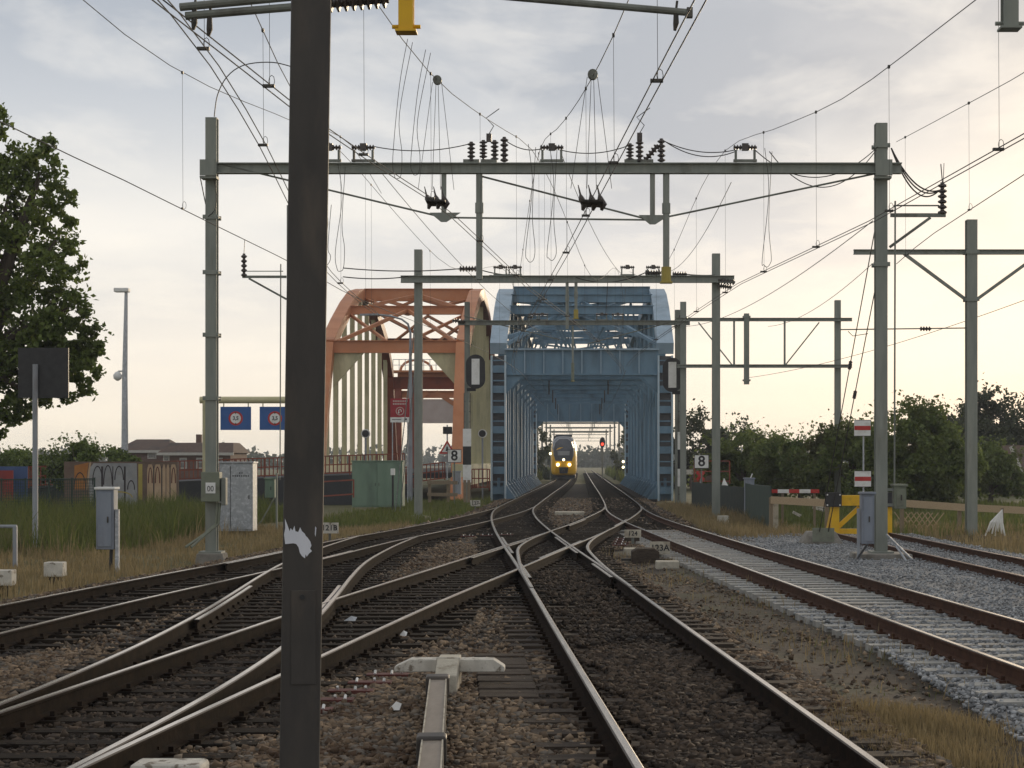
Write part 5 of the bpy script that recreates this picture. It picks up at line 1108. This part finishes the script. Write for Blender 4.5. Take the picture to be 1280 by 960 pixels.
# height limit frame with the two blue signs
Zs = 90.; q = lambda px, py: W(px, py, Zs); t = thing('height_gauge', 'cream pipe frame across the road carrying blue height signs', 'frame', (q(258, 0)[0], Zs, gz)); zp = q(0, 500)[2]
MB().tube([(q(250, 0)[0], Zs, zp), (q(392, 0)[0], Zs, zp)], .17, 14).build('crossbar', 'cream_paint', t)
for px in (258, 386): MB().tube([(q(px, 0)[0], Zs, gz), (q(px, 0)[0], Zs, zp)], .19, 14).build('post', 'cream_paint', t)
for px, lb in ((295, 'blue height limit sign reading 3,5 right of the left portal mast'), (344, 'blue height limit sign reading 3,5 half hidden by the dark post')):
    x, _, z = q(px, 523); Zq = Zs-.05; s = thing('height_sign', lb, 'sign', (x, Zq, z-.6), 'height limit signs')
    MB().b(x-.75, x+.75, Zq-.03, Zq, z-.57, z+.57).build('plate', 'sign_blue', s, bevel=.004); MB().prism(ringpoly(x, z, .35, .35, 28), Zq-.036, Zq-.031).build('red_ring', 'red', s); MB().prism(ringpoly(x, z, .255, .255, 28), Zq-.042, Zq-.037).build('white_disc', 'white', s)
    text('3,5', .26, (x, Zq-.044, z), 'black', s, sx=.9, bold=.03)
    for sg in (-1, 1): MB().prism([(x-.05, z+sg*.30), (x, z+sg*.20), (x+.05, z+sg*.30)][::sg], Zq-.046, Zq-.0425).build('arrow', 'black', s); MB().tube([(x+sg*.6, Zs, z+.56), (x+sg*.6, Zs, zp)], .03, 6).build('hanger', 'cream_paint', s)
# red information board with a turn-back arrow
Zs = 92.; q = lambda px, py: W(px, py, Zs); xa, xb = q(488, 0)[0], q(512, 0)[0]; za, zb_ = q(0, 528)[2], q(0, 498)[2]; xm = (xa+xb)/2; zm = za+(zb_-za)*.47
t = thing('info_board', 'dark red notice board with white turn arrow left of the second portal mast', 'sign', (xm, Zs, gz)); MB().b(xa, xb, Zs-.03, Zs, za+.26, zb_).build('board', 'dark_red', t); MB().b(xa, xb, Zs-.031, Zs, za, za+.255).build('white_strip', 'white', t)
b = MB(); 
for k, (dz, w, n) in enumerate(((.13, .055, 9), (.27, .06, 8))):
    for j in range(n): b.b(xa+.13+j*.085, xa+.13+j*.085+w, Zs-.036, Zs-.0305, zb_-dz-.045, zb_-dz+.03)
b.build('faded_print', 'pinkish_panel', t); b = MB()
for j in range(8): b.b(xa+.08+j*.06, xa+.08+j*.06+.04, Zs-.036, Zs-.0315, za+.12, za+.17)
b.b(xb-.25, xb-.13, Zs-.036, Zs-.0315, za+.12, za+.2); b.build('small_print', 'graph_line', t)
ro = ringpoly(xm, zm, .21, .21, 24); ri = ringpoly(xm, zm, .175, .175, 24); b = MB(); b.add([(a, Zs-.036, c) for a, c in ro+ri], [(k, (k+1) % 24, (k+1) % 24+24, k+24) for k in range(24)]); b.build('ring', 'pinkish_panel', t)
b = MB(); b.tube([(xm-.06, Zs-.04, zm-.09), (xm-.06, Zs-.04, zm+.03), (xm-.03, Zs-.04, zm+.09), (xm+.03, Zs-.04, zm+.09), (xm+.06, Zs-.04, zm+.03), (xm+.06, Zs-.04, zm-.03)], .022, 6); b.prism([(xm-.11, zm-.06), (xm-.01, zm-.06), (xm-.06, zm-.14)], Zs-.05, Zs-.038); b.build('turn_arrow', 'white', t)
for X in (xa+.1, xb-.1): MB().tube([(X, Zs+.04, gz), (X, Zs+.04, zb_)], .03, 6).build('pole', 'galvanised', t)
# hazard triangle, square back board, dark round lamps at the road bridge
Zs = 95.; q = lambda px, py: W(px, py, Zs); x, _, z = q(559, 560); t = thing('warning_sign', 'red-edged triangular warning sign left of the number 8 sign', 'sign', (x, Zs, gz)); MB().prism([(x-.42, z-.3), (x+.42, z-.3), (x, z+.42)], Zs-.03, Zs).build('red_border', 'red', t); MB().prism([(x-.27, z-.21), (x+.27, z-.21), (x, z+.25)], Zs-.04, Zs-.031).build('white_field', 'white', t); MB().prism([(x-.08, z-.16), (x+.08, z-.16), (x+.03, z+.08), (x-.03, z+.08)], Zs-.046, Zs-.041).build('symbol', 'black', t)
MB().b(x-.28, x+.40, Zs-.03, Zs, z-.72, z-.42).build('lower_plate', 'paint_silver', t); MB().tube([(x, Zs+.04, gz), (x, Zs+.04, z+1.2)], .04, 6).build('pole', 'galvanised', t); MB().b(x-.22, x+.26, Zs-.05, Zs, z+.72, z+1.1).build('top_board', 'black', t)
for i, (px, py, lb) in enumerate(((457, 542, 'round black road light with pale rim seen through the left arch'), (603, 542, 'round black road light with pale rim right of the signal pole'))):
    x, _, z = W(px, py, 100.5 if i else 99); y = 100.5 if i else 99; t = thing('road_light', lb, 'light', (x, y, z-.3), 'round road lights'); MB().prism(ringpoly(x, z, .24, .24, 20), y-.05, y+.12).build('rim', 'white', t); MB().prism(ringpoly(x, z, .19, .19, 20), y-.08, y-.051).build('lens', 'black', t); MB().tube([(x, y+.05, gz), (x, y+.05, z-.2)], .05, 8).build('pole', 'steel_grey', t)
# curved road lamp and short bollard by the green cabinet
Zs = 96.; q = lambda px, py: W(px, py, Zs); t = thing('road_lamp', 'slim grey road lamp with arm curving left inside the orange arch', 'lamp', (q(513, 0)[0], Zs, gz)); MB().tube([(q(513, 0)[0], Zs, gz), q(513, 470), q(513, 416), q(510, 405), q(502, 399), q(488, 395), q(470, 393)], [.12, .09, .06, .055, .05, .05, .05], 8).build('pole', 'steel_grey', t); MB().bar(q(472, 393), q(450, 393.5), .22, .10).build('lamp_head', 'steel_grey', t)
x, _, z = W(491, 594, 78); t = thing('marker_bollard', 'thin black post with white head in front of the green cabinet', 'bollard', (x, 78, gz)); MB().tube([(x, 78, gz), (x, 78, z)], .045, 8).build('post', 'black', t); MB().b(x-.09, x+.09, 77.92, 78.08, z, z+.28).build('head', 'white', t, bevel=.02)
for i, (a, c) in enumerate((((494, 640), (521, 380)), ((500, 640), (523, 420)))): tag(MB().tube([W(*a, 75), W(*c, 68.2)], .02, 5).build('stay_rod', 'galvanised'), ('outer', 'inner')[i]+' stay rod slanting from the ground to the second portal left mast', 'stay', 'mast stays')
t = thing('wooden_gate', 'weathered wooden rails and posts in the grass below the left number 8 sign', 'fence', W(550, 615, 84)); 
for py in (603, 618): MB().bar(W(534, py, 84), W(572, py+.5, 84), .05, .16).build('rail_bar', 'wood_grey', t)
for px in (537, 560, 581, 586): MB().bar(W(px, 628, 84.1), W(px, 600, 84.1), .13, .1, up=(0, 1, 0)).build('post', 'wood_grey', t)
t, *_ = cabinet('relay_cabinet', 566, 576, 590, 618, 87.5, .3, 'steel_grey', 'small grey cabinet under the left number 8 sign', base=-.3)
# ------------------------------------------------------------------ beyond the bridge: red signals and more portals
for i, (px, py) in enumerate(((695, 551), (753, 553))):
    Zs = 214.; x, _, z = W(px, py, Zs); t = thing('red_signal', ('distant red signal above the train, left', 'distant red signal right of the train')[i], 'signal', (x, Zs, -.2), 'distant red signals'); MB().tube([(x, Zs, -.2), (x, Zs, z-.5)], .09, 8).build('pole', 'mast_dark', t)
    MB().prism([(x+a, z+c) for a, c in ringpoly(0, 0, .34, .62, 20)], Zs-.1, Zs-.03).build('head', 'black', t); MB().prism(ringpoly(x, z-.2, .16, .16, 14), Zs-.16, Zs-.11).build('lamp', 'lamp_red', t)
for i, Zs in enumerate((212, 238, 268, 302, 345, 395)):
    t = thing('catenary_portal', ('first', 'second', 'third', 'fourth', 'fifth', 'farthest')[i]+' of the distant portals seen through the bridge opening', 'portal', (0, Zs, -.3), 'distant portals')
    for x in (-5.6, 5.6): MB().bar((x+.2, Zs, -.3), (x+.2, Zs, 8.8), .26, .26, up=(0, 1, 0)).build('column', 'mast_dark', t)
    MB().bar((-6, Zs-.27, 8.2), (6.3, Zs-.27, 8.2), .24, .28).build('crossbeam', 'mast_dark', t); MB().bar((-4.5, Zs-.27, 6.3), (4.8, Zs-.27, 6.3), .08, .10).build('steady_beam', 'mast_dark', t)
    for x in (PA.x1(Zs), PB.x1(Zs)): MB().tube([(x, Zs-.27, 8.1), (x, Zs-.27, 6.3)], .06, 6).build('drop_post', 'mast_dark', t)
# light posts and small lights along the far track
for i, (px, py) in enumerate(((688, 567), (779, 577), (779, 584))):
    x, _, z = W(px, py, 190.); t = thing('lineside_light', ('small pale light left of the train', 'upper small light at the right end of the bridge', 'lower small light at the right end of the bridge')[i], 'light', (x, 190, z-.2)); MB().tube([(x, 190, -.2 if i < 2 else z-.5), (x, 190, z-.1)], .05, 6).build('pole', 'mast_dark', t); MB().prism(ringpoly(x, z, .13, .13, 12), 189.9, 190.0).build('lamp', 'lamp_on', t)
# ------------------------------------------------------------------ vegetation
def leaves(lobes, n, size, flat=.6, seed=1, gap=.0, thr=-.10):
    g = np.random.default_rng(seed); vol = np.array([l[1][0]*l[1][1]*l[1][2] for l in lobes])**.7; idx = g.choice(len(lobes), n, p=vol/vol.sum())
    C = np.array([l[0] for l in lobes])[idx]; Rr = np.array([l[1] for l in lobes])[idx]
    d = g.normal(size=(n, 3)); d /= np.linalg.norm(d, axis=1)[:, None]; r = (.45+.55*g.random(n)**.55)*(1+.16*g.normal(size=n))
    p = C+d*Rr*r[:, None]
    if gap > 0:
        f = np.sin(p[:, 0]*2.1/gap+seed)*np.sin(p[:, 1]*1.7/gap+1.3*seed)*np.sin(p[:, 2]*2.4/gap+.7*seed)+.35*np.sin(p[:, 0]*5/gap)*np.sin(p[:, 2]*5.7/gap); p = p[f > thr]
    n = len(p); s = size*(.55+.9*g.random(n)); u = g.normal(size=(n, 3)); u /= np.linalg.norm(u, axis=1)[:, None]; v = np.cross(u, g.normal(size=(n, 3))); v /= np.linalg.norm(v, axis=1)[:, None]
    u *= s[:, None]*.5; v *= (s*flat*.5)[:, None]; w = np.cross(u, v); w /= np.linalg.norm(w, axis=1)[:, None]; w *= (s*.12)[:, None]
    V = np.stack([p-u, p+v+w-u*.1, p+u, p-v+w-u*.1], 1).reshape(-1, 3); i = (np.arange(n)*4)[:, None]
    return V, np.concatenate([i+np.array([[0, 1, 2]]), i+np.array([[0, 2, 3]])])
def tree(name, base, lobes, n, size, mt, label, trunk_r=.18, seed=1, gap=1., cat='tree', group=None, limbs=9, thr=-.10):
    t = thing(name, label, cat, base, group); V, f = leaves(lobes, n, size, .62, seed, gap, thr); np_mesh('crown', V, f, mt, t)
    b = Vector(base); top = max(l[0][2] for l in lobes); cx = np.mean([l[0][0] for l in lobes]); cy = np.mean([l[0][1] for l in lobes]); r = random.Random(seed)
    mid = Vector((b.x*.5+cx*.5, b.y*.5+cy*.5, b.z+(top-b.z)*.5)); end = Vector((cx, cy, b.z+(top-b.z)*.86))
    MB().tube([b, b.lerp(mid, .5)+Vector((.1, .05, 0)), mid, mid.lerp(end, .6), end], [trunk_r*1.25, trunk_r, trunk_r*.75, trunk_r*.4, trunk_r*.12], 8).build('trunk', 'bark', t, smooth=True)
    for l in sorted(lobes, key=lambda q: -q[1][0])[:limbs]:
        e = Vector(l[0]); s = b.lerp(mid, .45+.5*r.random()); m = s.lerp(e, .5)+Vector((r.uniform(-.1, .1), 0, .15*(e-s).length*.5)); MB().tube([s, m, e], [trunk_r*.45, trunk_r*.28, trunk_r*.08], 6).build('limb', 'bark', t, smooth=True)
    return t
def lobes_px(Zs, pts, depth=1.): return [(W(px, py, Zs+(dz if len(r) > 2 else 0)), (r[0]*Zs/F, r[0]*Zs/F*depth, r[1]*Zs/F)) for (px, py, *r), dz in [(p_, (p_[4] if len(p_) > 4 else 0)) for p_ in pts]]
# big tree at the left edge
Zt = 50.
L = lobes_px(Zt, [(-40, 170, 45, 45), (-5, 150, 16, 20), (20, 205, 35, 30), (50, 215, 30, 28), (75, 250, 22, 22), (10, 270, 55, 45), (70, 300, 28, 25), (50, 340, 50, 35), (95, 330, 14, 14), (85, 385, 32, 26), (110, 420, 22, 20), (30, 400, 60, 45), (118, 440, 14, 12), (90, 455, 34, 26), (20, 460, 55, 38), (105, 490, 16, 11), (70, 490, 26, 16), (0, 510, 30, 22), (-10, 540, 18, 12), (-60, 300, 70, 90), (-70, 430, 70, 70), (60, 180, 12, 12), (60, 445, 45, 34), (95, 420, 26, 24), (75, 470, 36, 22), (40, 495, 30, 18), (112, 470, 13, 10), (25, 520, 16, 10), (88, 275, 10, 8), (122, 425, 10, 7)], .9)
tree('broadleaf_tree', (W(-90, 0, Zt)[0], Zt, gz), L, 64000, .15, 'leaf_dark', 'large leafy tree filling the left edge', .3, 3, .62, limbs=16, thr=-.03)
def bush(px, py, w, h, Zs, n, size, mt, label, seed, lobn=9, group=None, cat='bush', name='bush', gap=1.3, tr=.12):
    r = random.Random(seed); pts = [(px, (py+620)/2, w*.42, h*.5)]
    for k in range(lobn):
        a = r.uniform(-1, 1); pts.append((px+a*w*.42, py+h*(.22+.55*r.random())*(1)+abs(a)**2*h*.25, w*r.uniform(.10, .24), h*r.uniform(.12, .24)))
    for k in range(5): pts.append((px+(k/2-1)*w*.38, py+h*.82, w*.16, h*.2))
    L = lobes_px(Zs, pts, .9); return tree(name, (W(px, 0, Zs)[0], Zs, gz), L, n, size, mt, label, tr, seed, gap, cat, group, 5)
g_ = 'bushes behind the barrier on the right'
for i, (px, py, w, h, Zs, n, mt, lb) in enumerate((
    (935, 536, 130, 84, 98, 10000, 'leaf_mid', 'low grey-green bush nearest the right number 8 sign'), (1000, 540, 130, 80, 94, 10000, 'leaf_mid', 'low bush above the striped boom'),
    (1062, 522, 130, 98, 88, 13000, 'leaf_mid', 'green bush behind the red banded boards'), (1140, 505, 150, 118, 84, 26000, 'leaf_mid', 'large dark green bush right of the right portal mast'),
    (1188, 545, 80, 72, 90, 7000, 'leaf_mid', 'smaller bush left of the T-shaped mast'), (1238, 550, 95, 70, 100, 10000, 'leaf_mid', 'rounded green bush right of the T-shaped mast'))):
    bush(px, py, w, h, Zs, int(n*2.4), .19, mt, lb, 20+i, group=g_)
g_ = 'taller trees on the right'
for i, (px, py, w, h, Zs, n, lb) in enumerate(((872, 510, 76, 104, 150, 9000, 'rounded tree just right of the blue bridge'), (922, 522, 74, 92, 165, 7000, 'tree second from the bridge on the right'), (965, 545, 50, 60, 180, 3500, 'small far tree above the boom'), (1180, 505, 84, 110, 130, 9000, 'airy tall tree left of the T-shaped mast top'), (1240, 484, 100, 126, 135, 15000, 'tall airy poplar-like tree at the right edge'), (1290, 488, 70, 120, 137, 8000, 'tall tree cut by the right edge'))):
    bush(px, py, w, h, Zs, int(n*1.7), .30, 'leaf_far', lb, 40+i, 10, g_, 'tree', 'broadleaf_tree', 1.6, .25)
g_ = 'bushes behind the graffiti wall'
for i, (px, py, w, h, Zs, n, lb) in enumerate(((30, 556, 90, 50, 90, 9000, 'dark bush under the large tree'), (95, 540, 80, 65, 86, 10000, 'spiky dark bush left of the lamp pole'), (140, 552, 60, 50, 92, 6000, 'dark bush at the foot of the lamp pole'), (-20, 550, 80, 60, 88, 5000, 'dark bush at the left edge behind the fence'))):
    bush(px, py, w, h, Zs, int(n*2.2), .17, 'leaf_dark', lb, 60+i, group=g_, gap=1.)
g_ = 'trees beyond the bridge'
for i, (px, py, w, h, Zs, n, lb) in enumerate(((672, 525, 40, 85, 230, 5000, 'dark tree left of the train beyond the bridge'), (655, 505, 40, 100, 250, 4000, 'tree further left beyond the bridge'), (690, 545, 16, 60, 330, 2500, 'slim far tree behind the train'), (788, 532, 38, 80, 230, 5000, 'dark tree at the right end of the bridge'), (812, 515, 40, 95, 250, 4000, 'tree further right beyond the bridge'), (770, 556, 22, 40, 300, 2500, 'low far bush right of the red signal'))):
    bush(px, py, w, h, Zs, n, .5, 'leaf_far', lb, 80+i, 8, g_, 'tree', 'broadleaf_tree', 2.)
# brambles along the far track and distant wood on the horizon
V = []; Fc = []; o = 0
def mass(lobes, n, size, seed):
    global o
    v, f = leaves(lobes, n, size, .7, seed, 3.); V.append(v); Fc.append(f+o); o += len(v)
r = random.Random(5)
L = [((x, 950+r.uniform(-60, 60), 1+r.uniform(-1, 1)), (r.uniform(20, 38), 22, r.uniform(5, 9))) for x in range(-620, 640, 26)]
mass(L, 30000, 3.2, 9)
L = [((x, 520+r.uniform(-40, 40), 1), (r.uniform(9, 15), 10, r.uniform(3, 5.5))) for x in list(range(-300, -60, 11))+list(range(40, 300, 11))]
mass(L, 24000, 1.5, 10)
L = [((x, 700, 1), (r.uniform(10, 16), 10, r.uniform(5, 7.5))) for x in range(-30, 34, 9)]; mass(L, 6000, 1.9, 12)
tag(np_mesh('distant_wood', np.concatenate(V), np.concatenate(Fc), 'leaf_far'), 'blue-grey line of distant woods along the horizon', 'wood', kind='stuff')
p_ = field(14000, -9, -4.6, 186, 330, -.4); p2_ = field(14000, 4.6, 10, 186, 330, -.4); grass('scrub', np.concatenate([p_, p2_]), 1.3, .14, 'grass_green', 'low scrub along the track beyond the bridge', .4)
# ------------------------------------------------------------------ houses on the left
def house(px0, px1, py_e, py_r, Zs, label, hip=6, wins=(), chimney=None, mt='brick', flat=False, trim=True, back=8.):
    x0, _, ze = W(px0, py_e, Zs); x1 = W(px1, 0, Zs)[0]; zr = W(0, py_r, Zs)[2]; t = thing('brick_house', label, 'house', ((x0+x1)/2, Zs, gz-.2))
    MB().b(x0, x1, Zs, Zs+back, gz-.2, ze).build('wall', mt, t); ym = Zs+back/2; hx = hip*Zs/F
    y0, y1 = (Zs-.3, Zs+back+.3); rf = MB().add([(x0-.3, y0, ze), (x1+.3, y0, ze), (x1+.3, y1, ze), (x0-.3, y1, ze), (x0+hx, ym-(1.5 if flat else .1), zr), (x1-hx, ym-(1.5 if flat else .1), zr), (x1-hx, ym+(1.5 if flat else .1), zr), (x0+hx, ym+(1.5 if flat else .1), zr)], [(3, 2, 1, 0), (4, 5, 6, 7), (0, 1, 5, 4), (1, 2, 6, 5), (2, 3, 7, 6), (3, 0, 4, 7)]).build('roof', 'roof_tile', t)
    if trim: MB().b(x0-.35, x1+.35, Zs-.42, Zs-.302, ze-.22, ze+.02).build('gutter', 'trim_white', t)
    for px, py, w, h in wins:
        a, _, c = W(px, py, Zs); f = MB().b(a-w/2, a+w/2, Zs-.06, Zs-.002, c-h/2, c+h/2).build('window', 'trim_white', t); MB().b(a-w/2+.1, a+w/2-.1, Zs-.075, Zs-.061, c-h/2+.1, c+h*.05).build('pane', 'glass', f); MB().b(a-w/2+.1, a+w/2-.1, Zs-.075, Zs-.061, c+h*.08, c+h/2-.1).build('pane', 'paint_silver', f)
    if chimney: a, _, c = W(chimney, py_r, Zs); MB().b(a-.22, a+.22, ym-.3, ym+.3, zr-.5, zr+.75).build('chimney', 'brick', rf)
house(148, 210, 563, 548.5, 168., 'brick house with brown hipped roof right of the lamp pole', 10, [(190, 570, .8, .5)]); house(202, 288, 566, 553, 160., 'brick house with pale gutter and white windows left of the portal mast', 3, [(208, 573, .55, .55), (229, 579, .62, .95), (250, 579, .62, .95), (274, 579, .62, .95)], 237, flat=True)
house(1268, 1330, 600, 556, 120., 'dark-roofed house with white gable edge at the right edge', 2, [], None, 'brick', trim=False); 
t = thing('gable_board', 'white sloping board on the roof edge at the right margin', 'board', W(1270, 580, 118)); MB().bar(W(1264, 558, 118), W(1279, 597, 118), .10, .28).build('board', 'trim_white', t)
house(870, 912, 592, 572, 140., 'low reddish house behind the right number 8 sign', 3, [], None, 'brick', trim=False)
# ------------------------------------------------------------------ haze: the evening air
hz = bpy.data.materials.new('haze'); hz.use_nodes = True; hn = hz.node_tree; hn.nodes.clear()
pv = hn.nodes.new('ShaderNodeVolumePrincipled'); pv.inputs['Color'].default_value = (.80, .88, 1, 1); pv.inputs['Density'].default_value = .00035; pv.inputs['Anisotropy'].default_value = .2
ho = hn.nodes.new('ShaderNodeOutputMaterial'); hn.links.new(pv.outputs[0], ho.inputs['Volume']); M['haze'] = hz
tag(MB().b(-1300, 1300, -70, 1100, -3, 16).build('haze', 'haze', origin=(0, 0, -3)), 'thin pale evening haze', 'haze', kind='stuff')
